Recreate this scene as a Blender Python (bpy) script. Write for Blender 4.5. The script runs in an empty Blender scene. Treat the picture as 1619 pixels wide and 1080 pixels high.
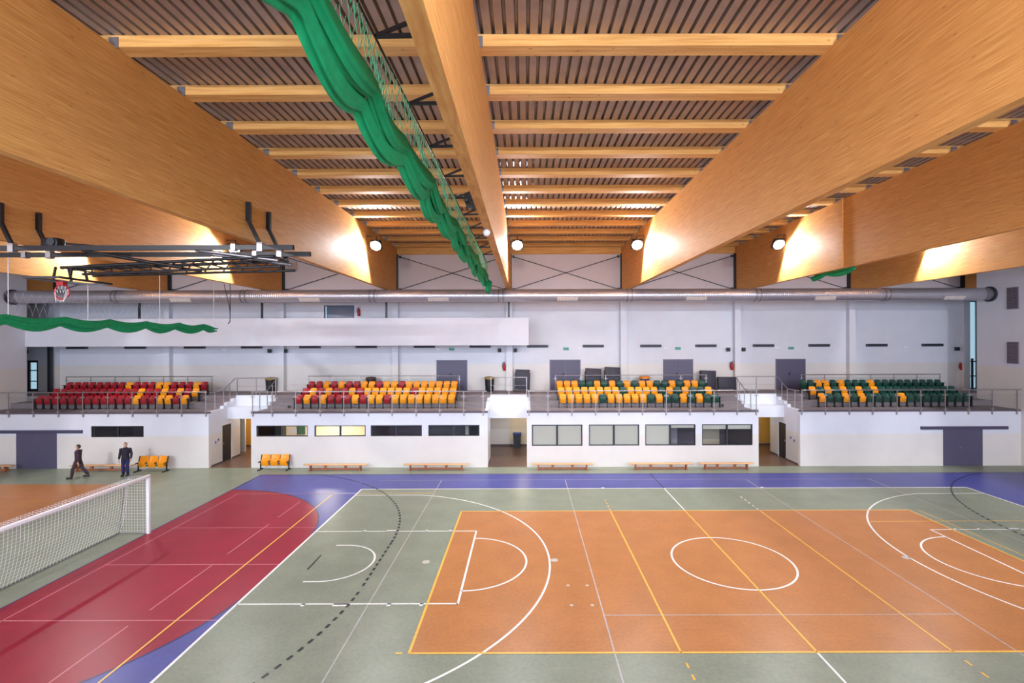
import bpy, bmesh, math, random
from math import sin, cos, pi, radians
from mathutils import Vector, Matrix
random.seed(7)
S = bpy.context.scene
COL = S.collection

# ---------------------------------------------------------------- camera, world, light
cam = bpy.data.cameras.new('camera'); camo = bpy.data.objects.new('camera', cam); COL.objects.link(camo)
cam.sensor_width = 36.0
cam.lens = 36.0 * 782.23 / 1619
cam.shift_x = -20.45 / 1619
cam.shift_y = -3.743 / 1619
cam.clip_start = 0.05; cam.clip_end = 300
camo.matrix_world = Matrix.Translation((0, 0, 6.9316)) @ Matrix.Rotation(pi/2, 4, 'X') @ Matrix.Rotation(-0.0031, 4, 'Z')
S.camera = camo
S.view_settings.view_transform = 'Standard'
S.view_settings.look = 'None'
S.view_settings.exposure = 0.0
S.view_settings.gamma = 1.0
S.view_settings.use_curve_mapping = False

def lin(c):
    return tuple((v/255/12.92 if v/255 <= .04045 else ((v/255+.055)/1.055)**2.4) for v in c)

W = bpy.data.worlds.new('world'); S.world = W; W.use_nodes = True
bg = W.node_tree.nodes['Background']
bg.inputs[0].default_value = (*lin((176, 214, 236)), 1); bg.inputs[1].default_value = 1.0

def area(name, loc, rot, sx, sy, energy, color):
    l = bpy.data.lights.new(name, 'AREA'); l.shape = 'RECTANGLE'; l.size = sx; l.size_y = sy
    l.energy = energy; l.color = color
    o = bpy.data.objects.new(name, l); COL.objects.link(o); o.location = loc; o.rotation_euler = rot
    return o
# area light added at the unseen near facade, standing in for daylight
area('facade_fill', (-1.4, -5.7, 8.2), (radians(76), 0, 0), 54, 6.0, 9800, (.70, .79, 1.0))
LAMP_W = 2400          # floodlights over the far stand
LAMP_NEAR_W = 2600      # unseen floodlights, added over the near stand to light the far side
LAMP_COL = (.93, .95, 1.0)

# ---------------------------------------------------------------- materials
def new_mat(name):
    m = bpy.data.materials.new(name); m.use_nodes = True
    return m, m.node_tree.nodes, m.node_tree.links, m.node_tree.nodes['Principled BSDF']

def plain(name, rgb, rough=.5, metal=0, var=0.0, scale=8, spec=.5, bump=0):
    m, N, L, b = new_mat(name)
    c = lin(rgb)
    b.inputs['Base Color'].default_value = (*c, 1); b.inputs['Roughness'].default_value = rough
    b.inputs['Metallic'].default_value = metal; b.inputs['Specular IOR Level'].default_value = spec
    if var or bump:
        t = N.new('ShaderNodeTexCoord'); n = N.new('ShaderNodeTexNoise')
        n.inputs['Scale'].default_value = scale; n.inputs['Detail'].default_value = 5
        L.new(t.outputs['Object'], n.inputs['Vector'])
        if var:
            r = N.new('ShaderNodeValToRGB')
            r.color_ramp.elements[0].position = .3; r.color_ramp.elements[1].position = .7
            r.color_ramp.elements[0].color = (*[v*(1-var) for v in c], 1)
            r.color_ramp.elements[1].color = (*[min(1, v*(1+var)) for v in c], 1)
            L.new(n.outputs['Fac'], r.inputs['Fac']); L.new(r.outputs['Color'], b.inputs['Base Color'])
        if bump:
            bp = N.new('ShaderNodeBump'); bp.inputs['Strength'].default_value = bump
            L.new(n.outputs['Fac'], bp.inputs['Height']); L.new(bp.outputs['Normal'], b.inputs['Normal'])
    return m

def floor_mat(name, rgb, rough=.34):
    m, N, L, b = new_mat(name)
    c = lin(rgb)
    t = N.new('ShaderNodeTexCoord')
    n1 = N.new('ShaderNodeTexNoise'); n1.inputs['Scale'].default_value = 1.1; n1.inputs['Detail'].default_value = 6
    n2 = N.new('ShaderNodeTexNoise'); n2.inputs['Scale'].default_value = 11; n2.inputs['Detail'].default_value = 4
    L.new(t.outputs['Object'], n1.inputs['Vector']); L.new(t.outputs['Object'], n2.inputs['Vector'])
    a = N.new('ShaderNodeMath'); a.operation = 'ADD'
    L.new(n1.outputs['Fac'], a.inputs[0]); L.new(n2.outputs['Fac'], a.inputs[1])
    mr = N.new('ShaderNodeMapRange'); mr.inputs[1].default_value = .6; mr.inputs[2].default_value = 1.4
    mr.inputs[3].default_value = .84; mr.inputs[4].default_value = 1.16
    L.new(a.outputs[0], mr.inputs[0])
    mx = N.new('ShaderNodeMix'); mx.data_type = 'RGBA'; mx.blend_type = 'MULTIPLY'; mx.inputs[0].default_value = 1
    mx.inputs[6].default_value = (*c, 1); L.new(mr.outputs[0], mx.inputs[7])
    L.new(mx.outputs[2], b.inputs['Base Color'])
    b.inputs['Roughness'].default_value = rough; b.inputs['Specular IOR Level'].default_value = .16
    return m

def wood_mat(name, rgb_a, rgb_b, stretch, lam_axis=None, rough=.6):
    m, N, L, b = new_mat(name)
    t = N.new('ShaderNodeTexCoord'); mp = N.new('ShaderNodeMapping'); mp.inputs['Scale'].default_value = stretch
    L.new(t.outputs['Object'], mp.inputs['Vector'])
    n = N.new('ShaderNodeTexNoise'); n.inputs['Scale'].default_value = 1; n.inputs['Detail'].default_value = 7; n.inputs['Roughness'].default_value = .62
    L.new(mp.outputs['Vector'], n.inputs['Vector'])
    r = N.new('ShaderNodeValToRGB')
    r.color_ramp.elements[0].position = .30; r.color_ramp.elements[0].color = (*lin(rgb_a), 1)
    r.color_ramp.elements[1].position = .68; r.color_ramp.elements[1].color = (*lin(rgb_b), 1)
    L.new(n.outputs['Fac'], r.inputs['Fac'])
    # knots
    mp2 = N.new('ShaderNodeMapping'); mp2.inputs['Scale'].default_value = tuple(2.2+v*.12 for v in stretch)
    L.new(t.outputs['Object'], mp2.inputs['Vector'])
    v = N.new('ShaderNodeTexVoronoi'); v.inputs['Scale'].default_value = .8
    L.new(mp2.outputs['Vector'], v.inputs['Vector'])
    kr = N.new('ShaderNodeValToRGB'); kr.color_ramp.elements[0].position = .03; kr.color_ramp.elements[0].color = (.38, .30, .24, 1)
    kr.color_ramp.elements[1].position = .10; kr.color_ramp.elements[1].color = (1, 1, 1, 1)
    L.new(v.outputs['Distance'], kr.inputs['Fac'])
    mx = N.new('ShaderNodeMix'); mx.data_type = 'RGBA'; mx.blend_type = 'MULTIPLY'; mx.inputs[0].default_value = .7
    L.new(r.outputs['Color'], mx.inputs[6]); L.new(kr.outputs['Color'], mx.inputs[7])
    out = mx.outputs[2]
    if lam_axis is not None:   # glued lamellas, one tone each
        sep = N.new('ShaderNodeSeparateXYZ'); L.new(t.outputs['Object'], sep.inputs[0])
        d = N.new('ShaderNodeMath'); d.operation = 'MULTIPLY'; d.inputs[1].default_value = 1/.042
        L.new(sep.outputs[lam_axis], d.inputs[0])
        fl = N.new('ShaderNodeMath'); fl.operation = 'FLOOR'; L.new(d.outputs[0], fl.inputs[0])
        wn = N.new('ShaderNodeTexWhiteNoise'); wn.noise_dimensions = '1D'; L.new(fl.outputs[0], wn.inputs['W'])
        mr = N.new('ShaderNodeMapRange'); mr.inputs[3].default_value = .955; mr.inputs[4].default_value = 1.03
        L.new(wn.outputs['Value'], mr.inputs[0])
        m2 = N.new('ShaderNodeMix'); m2.data_type = 'RGBA'; m2.blend_type = 'MULTIPLY'; m2.inputs[0].default_value = 1
        L.new(out, m2.inputs[6]); L.new(mr.outputs[0], m2.inputs[7]); out = m2.outputs[2]
    L.new(out, b.inputs['Base Color']); b.inputs['Roughness'].default_value = rough
    b.inputs['Specular IOR Level'].default_value = .12
    return m

def glass_mat(name, tint=(1, 1, 1), refl=.10):
    m = bpy.data.materials.new(name); m.use_nodes = True; N = m.node_tree.nodes; L = m.node_tree.links
    N.remove(N['Principled BSDF'])
    tr = N.new('ShaderNodeBsdfTransparent'); tr.inputs[0].default_value = (*tint, 1)
    gl = N.new('ShaderNodeBsdfGlossy'); gl.inputs['Roughness'].default_value = .05
    fr = N.new('ShaderNodeFresnel'); fr.inputs[0].default_value = 1.45
    ml = N.new('ShaderNodeMath'); ml.operation = 'MULTIPLY'; ml.inputs[1].default_value = refl/.04*.5
    L.new(fr.outputs[0], ml.inputs[0])
    ge = N.new('ShaderNodeNewGeometry'); fb = N.new('ShaderNodeMath'); fb.operation = 'SUBTRACT'; fb.inputs[0].default_value = 1
    L.new(ge.outputs['Backfacing'], fb.inputs[1])
    m3 = N.new('ShaderNodeMath'); m3.operation = 'MULTIPLY'; L.new(ml.outputs[0], m3.inputs[0]); L.new(fb.outputs[0], m3.inputs[1]); ml = m3
    mix = N.new('ShaderNodeMixShader'); L.new(ml.outputs[0], mix.inputs[0]); L.new(tr.outputs[0], mix.inputs[1]); L.new(gl.outputs[0], mix.inputs[2])
    L.new(mix.outputs[0], N['Material Output'].inputs[0])
    return m

def emit(name, rgb, s):
    m, N, L, b = new_mat(name)
    b.inputs['Base Color'].default_value = (*lin(rgb), 1)
    b.inputs['Emission Color'].default_value = (*lin(rgb), 1); b.inputs['Emission Strength'].default_value = s
    return m

M = {}
M['green'] = floor_mat('floor_green', (133, 140, 121))
M['orange'] = floor_mat('floor_orange', (180, 119, 66))
M['red'] = floor_mat('floor_red', (146, 22, 46))
M['blue'] = floor_mat('floor_blue', (76, 80, 148))
M['wline'] = floor_mat('line_white', (236, 236, 232))
M['yline'] = floor_mat('line_yellow', (240, 186, 78))
M['gline'] = floor_mat('line_grey', (178, 172, 170))
M['pline'] = floor_mat('line_pale_red', (200, 124, 134))
M['kline'] = floor_mat('line_black', (36, 35, 37))
M['dline'] = floor_mat('line_dark_blue', (52, 44, 92))
M['cap'] = floor_mat('floor_socket_cap', (196, 190, 178))
M['tile'] = plain('brown_tile', (112, 84, 70), .35, var=.1, scale=3)
M['beam'] = wood_mat('glulam_wood', (200, 132, 68), (232, 176, 106), (9, 1.3, 52), 2)
M['purlin'] = wood_mat('purlin_wood', (204, 144, 78), (236, 188, 118), (.7, 14, 16), None)
M['bench'] = wood_mat('bench_wood', (206, 152, 104), (232, 186, 138), (.8, 14, 16), None)
M['benchleg'] = wood_mat('bench_leg_wood', (150, 92, 66), (176, 112, 82), (9, 9, 2), None)
M['deck'] = plain('corrugated_steel', (176, 160, 152), .5, .5, var=.12, scale=2)
M['wall'] = plain('wall_white', (218, 220, 228), .6, var=.025, scale=1.2)
M['paint'] = plain('wall_washable_paint', (221, 216, 210), .45, var=.025, scale=1.2)
M['ochre'] = plain('wall_ochre', (226, 172, 76), .55, var=.04, scale=2)
M['panel'] = plain('upper_white_panel', (214, 204, 206), .5, var=.03, scale=1)
M['concrete'] = plain('terrace_concrete', (132, 120, 122), .6, var=.08, scale=3)
M['edge'] = plain('terrace_edge', (96, 84, 92), .6)
M['door'] = plain('door_slate', (84, 80, 104), .45)
M['doorframe'] = plain('door_frame_grey', (104, 100, 122), .45)
M['anthracite'] = plain('anthracite', (38, 40, 46), .5)
M['black'] = plain('black_steel', (26, 26, 30), .4, .2)
M['blackp'] = plain('black_plastic', (30, 30, 34), .5)
M['steel'] = plain('stainless_steel', (176, 170, 172), .3, .9)
M['galv'] = plain('galvanised_steel', (150, 146, 150), .38, .8)
M['white'] = plain('white_paint', (236, 236, 238), .4)
M['cord'] = plain('white_cord', (232, 228, 226), .7)
M['red_seat'] = plain('red_plastic', (160, 10, 28), .38)
M['yel_seat'] = plain('amber_plastic', (250, 156, 8), .38)
M['grn_seat'] = plain('dark_green_plastic', (8, 66, 52), .38)
M['fabric'] = plain('green_fabric', (0, 152, 92), .75, var=.12, scale=6, bump=.3)
M['gnet'] = plain('green_net_cord', (96, 190, 146), .7)
M['blind'] = plain('roller_blind', (202, 204, 194), .7)
M['red_paint'] = plain('red_enamel', (170, 16, 28), .35)
M['teal'] = emit('exit_sign_green', (70, 140, 124), .25)
M['lens'] = emit('lamp_lens', (255, 250, 255), 60)
M['roomlamp'] = emit('room_lamp', (255, 236, 196), 5)
M['glass'] = glass_mat('clear_glass', (.95, .97, .97), .05)
M['winglass'] = glass_mat('window_glass', (.93, .93, .92), .06)
M['jeans'] = plain('blue_jeans', (34, 40, 92), .8)
M['jacket'] = plain('dark_jacket', (34, 30, 44), .8)
M['brownj'] = plain('dark_maroon_jacket', (58, 40, 54), .8)
M['trousers'] = plain('dark_trousers', (62, 44, 50), .8)
M['skin'] = plain('skin', (206, 160, 138), .55)
M['hair_grey'] = plain('grey_hair', (128, 118, 116), .8)
M['hair_dark'] = plain('dark_hair', (60, 48, 44), .8)
M['shoe'] = plain('dark_shoe', (30, 28, 30), .6)
M['eye'] = plain('eye_dark', (36, 28, 26), .3)
M['olive'] = plain('olive_lid', (150, 130, 60), .6)
M['blue_p'] = plain('blue_plastic', (40, 60, 140), .5)
M['orange_p'] = plain('orange_plastic', (235, 140, 50), .5)
M['brown_p'] = plain('dark_brown_plastic', (70, 50, 56), .6)
M['grille'] = plain('wall_grille', (128, 118, 128), .5)
M['grille_d'] = plain('wall_grille_dark', (88, 80, 92), .6)
M['bar'] = plain('dark_grey_bar', (72, 68, 92), .5)
M['vent'] = plain('outlet_grille', (226, 216, 206), .5)
M['table'] = plain('table_top_dark', (48, 46, 60), .55)
M['sign'] = plain('sign_paper', (212, 206, 222), .6)
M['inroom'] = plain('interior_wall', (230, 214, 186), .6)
M['inroomd'] = plain('interior_wall_dim', (120, 112, 126), .6)  # interior wall with the shade of unlit rooms put into its colour
M['green_cab'] = plain('green_cabinet', (60, 96, 70), .6)

# ducts: spiral seam by a wave bump
def duct_mat():
    m, N, L, b = new_mat('spiral_duct')
    b.inputs['Base Color'].default_value = (*lin((186, 184, 192)), 1); b.inputs['Metallic'].default_value = .7; b.inputs['Roughness'].default_value = .34
    t = N.new('ShaderNodeTexCoord'); w = N.new('ShaderNodeTexWave'); w.inputs['Scale'].default_value = 2.6; w.bands_direction = 'X'
    L.new(t.outputs['Object'], w.inputs['Vector'])
    bp = N.new('ShaderNodeBump'); bp.inputs['Strength'].default_value = .25; bp.inputs['Distance'].default_value = .02
    L.new(w.outputs['Fac'], bp.inputs['Height']); L.new(bp.outputs['Normal'], b.inputs['Normal'])
    return m
M['duct'] = duct_mat()

# ---------------------------------------------------------------- mesh builder
class MB:
    def __init__(self): self.v = []; self.f = []; self.mi = []; self.mats = []; self.sm = []
    def m(self, key):
        if key not in self.mats: self.mats.append(key)
        return self.mats.index(key)
    def add(self, vs, fs, key, smooth=False):
        o = len(self.v); k = self.m(key)
        self.v += [tuple(p) for p in vs]
        for f in fs:
            self.f.append([o+i for i in f]); self.mi.append(k); self.sm.append(smooth)
        return self
    def box(self, x0, x1, y0, y1, z0, z1, key):
        vs = [(x0,y0,z0),(x1,y0,z0),(x1,y1,z0),(x0,y1,z0),(x0,y0,z1),(x1,y0,z1),(x1,y1,z1),(x0,y1,z1)]
        return self.add(vs, [(0,3,2,1),(4,5,6,7),(0,1,5,4),(1,2,6,5),(2,3,7,6),(3,0,4,7)], key)
    def rbox(self, c, s, r, key, seg=2, mat=None):
        bm = bmesh.new(); bmesh.ops.create_cube(bm, size=1)
        for v in bm.verts: v.co = Vector((v.co.x*s[0], v.co.y*s[1], v.co.z*s[2]))
        bmesh.ops.bevel(bm, geom=bm.edges[:], offset=min(r, min(s)*.49), segments=seg, affect='EDGES', profile=.5)
        for v in bm.verts:
            p = v.co.copy()
            if mat is not None: p = mat @ p
            v.co = p + Vector(c)
        bm.verts.ensure_lookup_table(); bm.verts.index_update()
        self.add([v.co[:] for v in bm.verts], [[v.index for v in f.verts] for f in bm.faces], key, True); bm.free()
        return self
    def tube(self, p, q, r, key, n=8, r2=None, cap=True):
        p = Vector(p); q = Vector(q); d = (q-p)
        if d.length < 1e-6: return self
        d.normalize(); a = d.orthogonal().normalized(); b = d.cross(a); r2 = r if r2 is None else r2
        vs = [p + (a*cos(2*pi*i/n) + b*sin(2*pi*i/n))*r for i in range(n)] + [q + (a*cos(2*pi*i/n) + b*sin(2*pi*i/n))*r2 for i in range(n)]
        self.add(vs, [(i, (i+1) % n, n+(i+1) % n, n+i) for i in range(n)], key, n > 4)
        if cap: self.add(vs[:n], [list(range(n))[::-1]], key); self.add(vs[n:], [list(range(n))], key)
        return self
    def path(self, pts, r, key, n=8):
        for a, b in zip(pts[:-1], pts[1:]): self.tube(a, b, r, key, n)
        return self
    def bar(self, p, q, w, h, key):
        """square bar from p to q"""
        p = Vector(p); q = Vector(q); d = (q-p).normalized()
        up = Vector((0,0,1)) if abs(d.z) < .9 else Vector((0,1,0))
        a = d.cross(up).normalized()*w/2; b = a.cross(d).normalized()*h/2
        vs = [p-a-b, p+a-b, p+a+b, p-a+b, q-a-b, q+a-b, q+a+b, q-a+b]
        return self.add(vs, [(0,1,2,3),(7,6,5,4),(0,4,5,1),(1,5,6,2),(2,6,7,3),(3,7,4,0)], key)
    def poly(self, pts, key): return self.add(pts, [list(range(len(pts)))], key)
    def prism(self, pts, y0, y1, key, axis='y'):
        """2D outline extruded: axis y -> pts are (x,z); x -> (y,z); z -> (x,y)"""
        n = len(pts)
        mk = {'y': lambda a, b, t: (a, t, b), 'x': lambda a, b, t: (t, a, b), 'z': lambda a, b, t: (a, b, t)}[axis]
        vs = [mk(a, b, y0) for a, b in pts] + [mk(a, b, y1) for a, b in pts]
        return self.add(vs, [list(range(n))[::-1], list(range(n, 2*n))] + [(i, (i+1) % n, n+(i+1) % n, n+i) for i in range(n)], key)
    def lathe(self, prof, c, key, n=16):
        vs = []; fs = []
        for (r, z) in prof:
            vs += [(c[0]+r*cos(2*pi*i/n), c[1]+r*sin(2*pi*i/n), c[2]+z) for i in range(n)]
        for k in range(len(prof)-1):
            fs += [(k*n+i, k*n+(i+1) % n, (k+1)*n+(i+1) % n, (k+1)*n+i) for i in range(n)]
        self.add(vs, fs, key, True)
        self.add(vs[:n], [list(range(n))[::-1]], key); self.add(vs[-n:], [list(range(n))], key)
        return self
    def torus(self, c, R, r, key, axis='z', n=24, k=8):
        vs = []; fs = []
        for i in range(n):
            for j in range(k):
                a = 2*pi*i/n; b = 2*pi*j/k; x = (R+r*cos(b))*cos(a); y = (R+r*cos(b))*sin(a); z = r*sin(b)
                p = {'z': (x, y, z), 'y': (x, z, y), 'x': (z, x, y)}[axis]
                vs.append((c[0]+p[0], c[1]+p[1], c[2]+p[2]))
        for i in range(n):
            for j in range(k):
                fs.append((i*k+j, ((i+1) % n)*k+j, ((i+1) % n)*k+(j+1) % k, i*k+(j+1) % k))
        return self.add(vs, fs, key, True)
    def sphere(self, c, r, key, n=12, sc=(1, 1, 1)):
        vs = []; fs = []; k = n//2
        for i in range(1, k):
            t = pi*i/k
            vs += [(c[0]+sc[0]*r*sin(t)*cos(2*pi*j/n), c[1]+sc[1]*r*sin(t)*sin(2*pi*j/n), c[2]+sc[2]*r*cos(t)) for j in range(n)]
        for i in range(k-2):
            fs += [(i*n+j, (i+1)*n+j, (i+1)*n+(j+1) % n, i*n+(j+1) % n) for j in range(n)]
        a = len(vs); vs += [(c[0], c[1], c[2]+sc[2]*r), (c[0], c[1], c[2]-sc[2]*r)]
        fs += [(j, (j+1) % n, a) for j in range(n)] + [((k-2)*n+(j+1) % n, (k-2)*n+j, a+1) for j in range(n)]
        return self.add(vs, fs, key, True)
    def build(self, name, parent=None, loc=(0, 0, 0), rotz=0, fix=True):
        me = bpy.data.meshes.new(name); me.from_pydata(self.v, [], self.f)
        for k in self.mats: me.materials.append(M[k])
        me.polygons.foreach_set('material_index', self.mi)
        me.polygons.foreach_set('use_smooth', self.sm)
        me.update()
        if fix:
            bm = bmesh.new(); bm.from_mesh(me); bmesh.ops.recalc_face_normals(bm, faces=bm.faces[:]); bm.to_mesh(me); bm.free()
        o = bpy.data.objects.new(name, me); COL.objects.link(o)
        o.location = loc; o.rotation_euler = (0, 0, rotz)
        if parent is not None: o.parent = parent
        return o

def tag(o, label=None, cat=None, group=None, kind=None):
    if label: o['label'] = label
    if cat: o['category'] = cat
    if group: o['group'] = group
    if kind: o['kind'] = kind
    return o
def thing(name, label, cat, loc=(0, 0, 0), rotz=0, group=None):
    o = bpy.data.objects.new(name, None); COL.objects.link(o)
    o.empty_display_size = .2; o.location = loc; o.rotation_euler = (0, 0, rotz)
    return tag(o, label, cat, group)
KIDS = {}
def copy_tree(root, loc, rotz=0, label=None, group=None, mats=None):
    r = root.copy(); COL.objects.link(r); r.location = loc; r.rotation_euler = (0, 0, rotz)
    if label: r['label'] = label
    if group: r['group'] = group
    for ch in list(root.children):
        c = ch.copy(); COL.objects.link(c); c.parent = r
        for g in list(ch.children):
            d = g.copy(); COL.objects.link(d); d.parent = c
    return r
def structure(o, label=None):
    o['kind'] = 'structure'
    if label: o['label'] = label
    return o
ORD = ['first','second','third','fourth','fifth','sixth','seventh','eighth','ninth','tenth','eleventh','twelfth','thirteenth','fourteenth','fifteenth','sixteenth','seventeenth','eighteenth','nineteenth','twentieth']

# ---------------------------------------------------------------- main dimensions
XL, XR = -29.6, 26.85           # side walls of the hall
YN = -6.0                       # near facade
YF = 26.8                       # front wall of the far stand
YW = 29.4                       # front edge of the walkway
YB = 32.0                       # back wall
Z1, Z2, Z3 = 3.03, 3.33, 3.63   # terrace levels, Z3 = walkway
ZB, ZT = 9.93, 12.83            # beam underside and top
ZR = 13.07                      # roof deck underside
CX, CY = 6.4225, 15.415         # centre of the court
BX = [-1.0 + 7.32*k for k in range(-4, 5)]
GAPS = [(-17.15, -14.85), (-2.03, .09), (12.64, 14.9)]

# ---------------------------------------------------------------- floor with its courts
def make_floor():
    b = MB()
    def rect(x0, x1, y0, y1, key, l): b.poly([(x0,y0,l*.0012),(x1,y0,l*.0012),(x1,y1,l*.0012),(x0,y1,l*.0012)], key)
    b.box(-34.5, 31, YN, 33.2, -.3, 0, 'green')
    def line(x0, y0, x1, y1, w, key, l):
        d = Vector((x1-x0, y1-y0)).normalized(); n = Vector((-d.y, d.x))*w/2; z = l*.0012
        b.poly([(x0-n.x,y0-n.y,z),(x1-n.x,y1-n.y,z),(x1+n.x,y1+n.y,z),(x0+n.x,y0+n.y,z)], key)
    def arc(cx, cy, r, a0, a1, w, key, l, step=3):
        n = max(2, int(abs(a1-a0)/step)); z = l*.0012
        for i in range(n):
            p = radians(a0+(a1-a0)*i/n); q = radians(a0+(a1-a0)*(i+1)/n)
            b.poly([(cx+(r-w/2)*cos(p),cy+(r-w/2)*sin(p),z),(cx+(r+w/2)*cos(p),cy+(r+w/2)*sin(p),z),(cx+(r+w/2)*cos(q),cy+(r+w/2)*sin(q),z),(cx+(r-w/2)*cos(q),cy+(r-w/2)*sin(q),z)], key)
    def dash(cx, cy, r, a0, a1, w, key, l, d=.16, g=.15):
        s = (d+g)/r*180/pi; n = int((a1-a0)/s)
        for i in range(n): arc(cx, cy, r, a0+i*s, a0+i*s+d/r*180/pi, w, key, l)
    def seglist(x0, y0, x1, y1, w, key, l, d, g):
        L = math.hypot(x1-x0, y1-y0); ux, uy = (x1-x0)/L, (y1-y0)/L; t = 0
        while t < L:
            e = min(L, t+d); line(x0+ux*t, y0+uy*t, x0+ux*e, y0+uy*e, w, key, l); t += d+g
    # neighbouring court on the left
    rect(XL+.6, -19.0, 7.0, 23.85, 'orange', 1)
    line(XL+.6, 22.0, -19.0, 22.0, .04, 'pline', 3); line(-19.0, 7.0, -19.0, 23.85, .04, 'pline', 3)
    # handball area, goal areas, basketball area, volleyball court
    rect(CX-20, CX+20, CY-10, CY+10, 'blue', 1)
    line(CX-20, CY+10, CX+20, CY+10, .05, 'dline', 4); line(CX-20, CY-10, CX-20, CY+10, .05, 'dline', 4)
    for sx in (-1, 1):
        gx = CX+20*sx; pts = [(gx, CY-7.5, .0024), (gx, CY+7.5, .0024)]
        outl = []
        for i in range(31):
            a = pi/2*(1-i/30); outl.append((gx-sx*6*cos(a), CY+1.5+6*sin(a)))
        for i in range(31):
            a = -pi/2*i/30; outl.append((gx-sx*6*cos(a), CY-1.5+6*sin(a)))
        b.poly([(x, y, .0024) for x, y in outl], 'red')
        for p, q in zip(outl[:-1], outl[1:]): line(p[0], p[1], q[0], q[1], .06, 'dline', 3)
        a0 = -90 if sx < 0 else 90
        # nine metre line, dashed, solid where it crosses the blue
        if sx < 0:
            dash(gx, CY+1.5, 9, 0, 52.5,   .075, 'kline', 7); dash(gx, CY-1.5, 9, -52.5, 0,   .075, 'kline', 7)
            arc(gx, CY+1.5, 9, 52.5, 70.8, .05, 'dline', 7); arc(gx, CY-1.5, 9, -70.8, -52.5, .05, 'dline', 7)
        else:
            dash(gx, CY+1.5, 9, 127.5, 180,   .075, 'kline', 7); dash(gx, CY-1.5, 9, 180, 232.5,   .075, 'kline', 7)
            arc(gx, CY+1.5, 9, 109.2, 127.5, .05, 'dline', 7); arc(gx, CY-1.5, 9, 232.5, 250.8, .05, 'dline', 7)
        seglist(gx-sx*9, CY-1.5, gx-sx*9, CY+1.5,   .075, 'kline', 7, .16, .15)
        line(gx-sx*7, CY-.5, gx-sx*7, CY+.5, .05, 'kline', 7)
    rect(CX-14, CX+14, CY-7.5, CY+7.5, 'green', 2)
    rect(CX-9, CX+9, CY-4.5, CY+4.5, 'orange', 3)
    bx0, bx1, by0, by1 = CX-14, CX+14, CY-7.5, CY+7.5
    for a in ((bx0,by0,bx1,by0),(bx0,by1,bx1,by1),(bx0,by0,bx0,by1),(bx1,by0,bx1,by1)): line(*a, .07, 'wline', 6)
    arc(CX, CY, 1.8, 0, 360, .06, 'wline', 6)
    for s in (-1, 1):
        e = CX+14*s; hx = e-1.575*s
        # three point line
        yy = 6.6; ang = math.degrees(math.asin(yy/6.75)); xx = hx-s*6.75*cos(radians(ang))
        line(e, CY+yy, xx, CY+yy, .06, 'wline', 6); line(e, CY-yy, xx, CY-yy, .06, 'wline', 6)
        if s < 0: arc(hx, CY, 6.75, -ang, ang, .06, 'wline', 6, 2)
        else: arc(hx, CY, 6.75, 180-ang, 180+ang, .06, 'wline', 6, 2)
        f = e-5.8*s
        line(e, CY+2.45, f, CY+2.45, .06, 'wline', 6); line(e, CY-2.45, f, CY-2.45, .06, 'wline', 6); line(f, CY-2.48, f, CY+2.48, .06, 'wline', 6)
        a0 = -90 if s < 0 else 90
        arc(f, CY, 1.8, a0, a0+180, .06, 'wline', 6)
        arc(hx, CY, 1.25, a0, a0+180, .06, 'wline', 6)
        for q in (-1, 1): line(hx+s*.375, CY+q*1.25, hx, CY+q*1.25, .06, 'wline', 6)
        for d, w in ((1.75, .1), (2.75, .42), (4.0, .1), (4.85, .1)):
            for q in (-1, 1): rect(e-s*d-w/2, e-s*d+w/2, CY+q*2.45-.02+(0 if q > 0 else -.09), CY+q*2.45+.02+(.09 if q > 0 else 0), 'wline', 6)
    # volleyball
    vx0, vx1, vy0, vy1 = CX-9, CX+9, CY-4.5, CY+4.5
    for a in ((vx0,vy0,vx1,vy0),(vx0,vy1,vx1,vy1),(vx0,vy0,vx0,vy1),(vx1,vy0,vx1,vy1)): line(*a, .06, 'yline', 7)
    for x in (CX-3, CX, CX+3): line(x, vy0, x, vy1, .05, 'yline', 7)
    line(vx1+.4, vy0, vx1+.4, vy1, .04, 'yline', 5)
    seglist(CX-3, vy0-.35, CX-3, vy0-2.2, .05, 'yline', 7, .17, .2); seglist(CX+3, vy0-.3, CX+3, vy0-2.2, .05, 'yline', 7, .17, .2)
    seglist(CX-3, vy1+.1, CX-3, vy1+1.6, .05, 'yline', 7, .17, .2); seglist(CX+3, vy1+.1, CX+3, vy1+1.8, .05, 'wline', 7, .17, .2)
    line(vx0-.3, vy0, vx0-.15, vy0, .06, 'yline', 7)
    # halfway line: white, black outside the basketball field
    line(CX, vy1, CX, by1, .05, 'wline', 6); line(CX, by0, CX, vy0, .05, 'wline', 6)
    line(CX, by1, CX, CY+10, .05, 'dline', 6); line(CX, CY-10, CX, by0, .05, 'dline', 6)
    # badminton and tennis helpers
    for x in (1.96, -4.12, 10.85, 16.9): line(x, 9.5 if x != 16.9 else 14, x, 24.4, .035, 'gline', 4)
    line(1.96, 12.4, 10.85, 12.4, .03, 'gline', 5); line(-7.2, 24.35, 10.85, 24.35, .03, 'gline', 4); line(11, 24.35, 17, 24.35, .03, 'gline', 4)
    line(13, 18.7, 19.2, 18.7, .035, 'yline', 4); line(-7.5, 22.3, -4.12, 22.3, .04, 'yline', 4)
    for y, x1 in ((18.25, -7.7), (15.27, -7.62), (12.23, -7.62), (22.3, -8.6)): line(-13.0, y, x1, y, .035, 'pline', 5)
    line(-8.6, 22.3, -7.6, 22.3, .04, 'wline', 5)
    line(-12.95, 9.4, -12.95, 22.3, .035, 'pline', 5)
    seglist(-9.65, 9.4, -9.65, 21.2, .035, 'pline', 5, 2.6, .7)
    line(-8.64, 9.4, -8.64, 22.15, .05, 'yline', 7)
    def disc(x, y, r, key, l): b.poly([(x+r*cos(2*pi*i/16), y+r*sin(2*pi*i/16), l*.0012) for i in range(16)], key)
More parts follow.
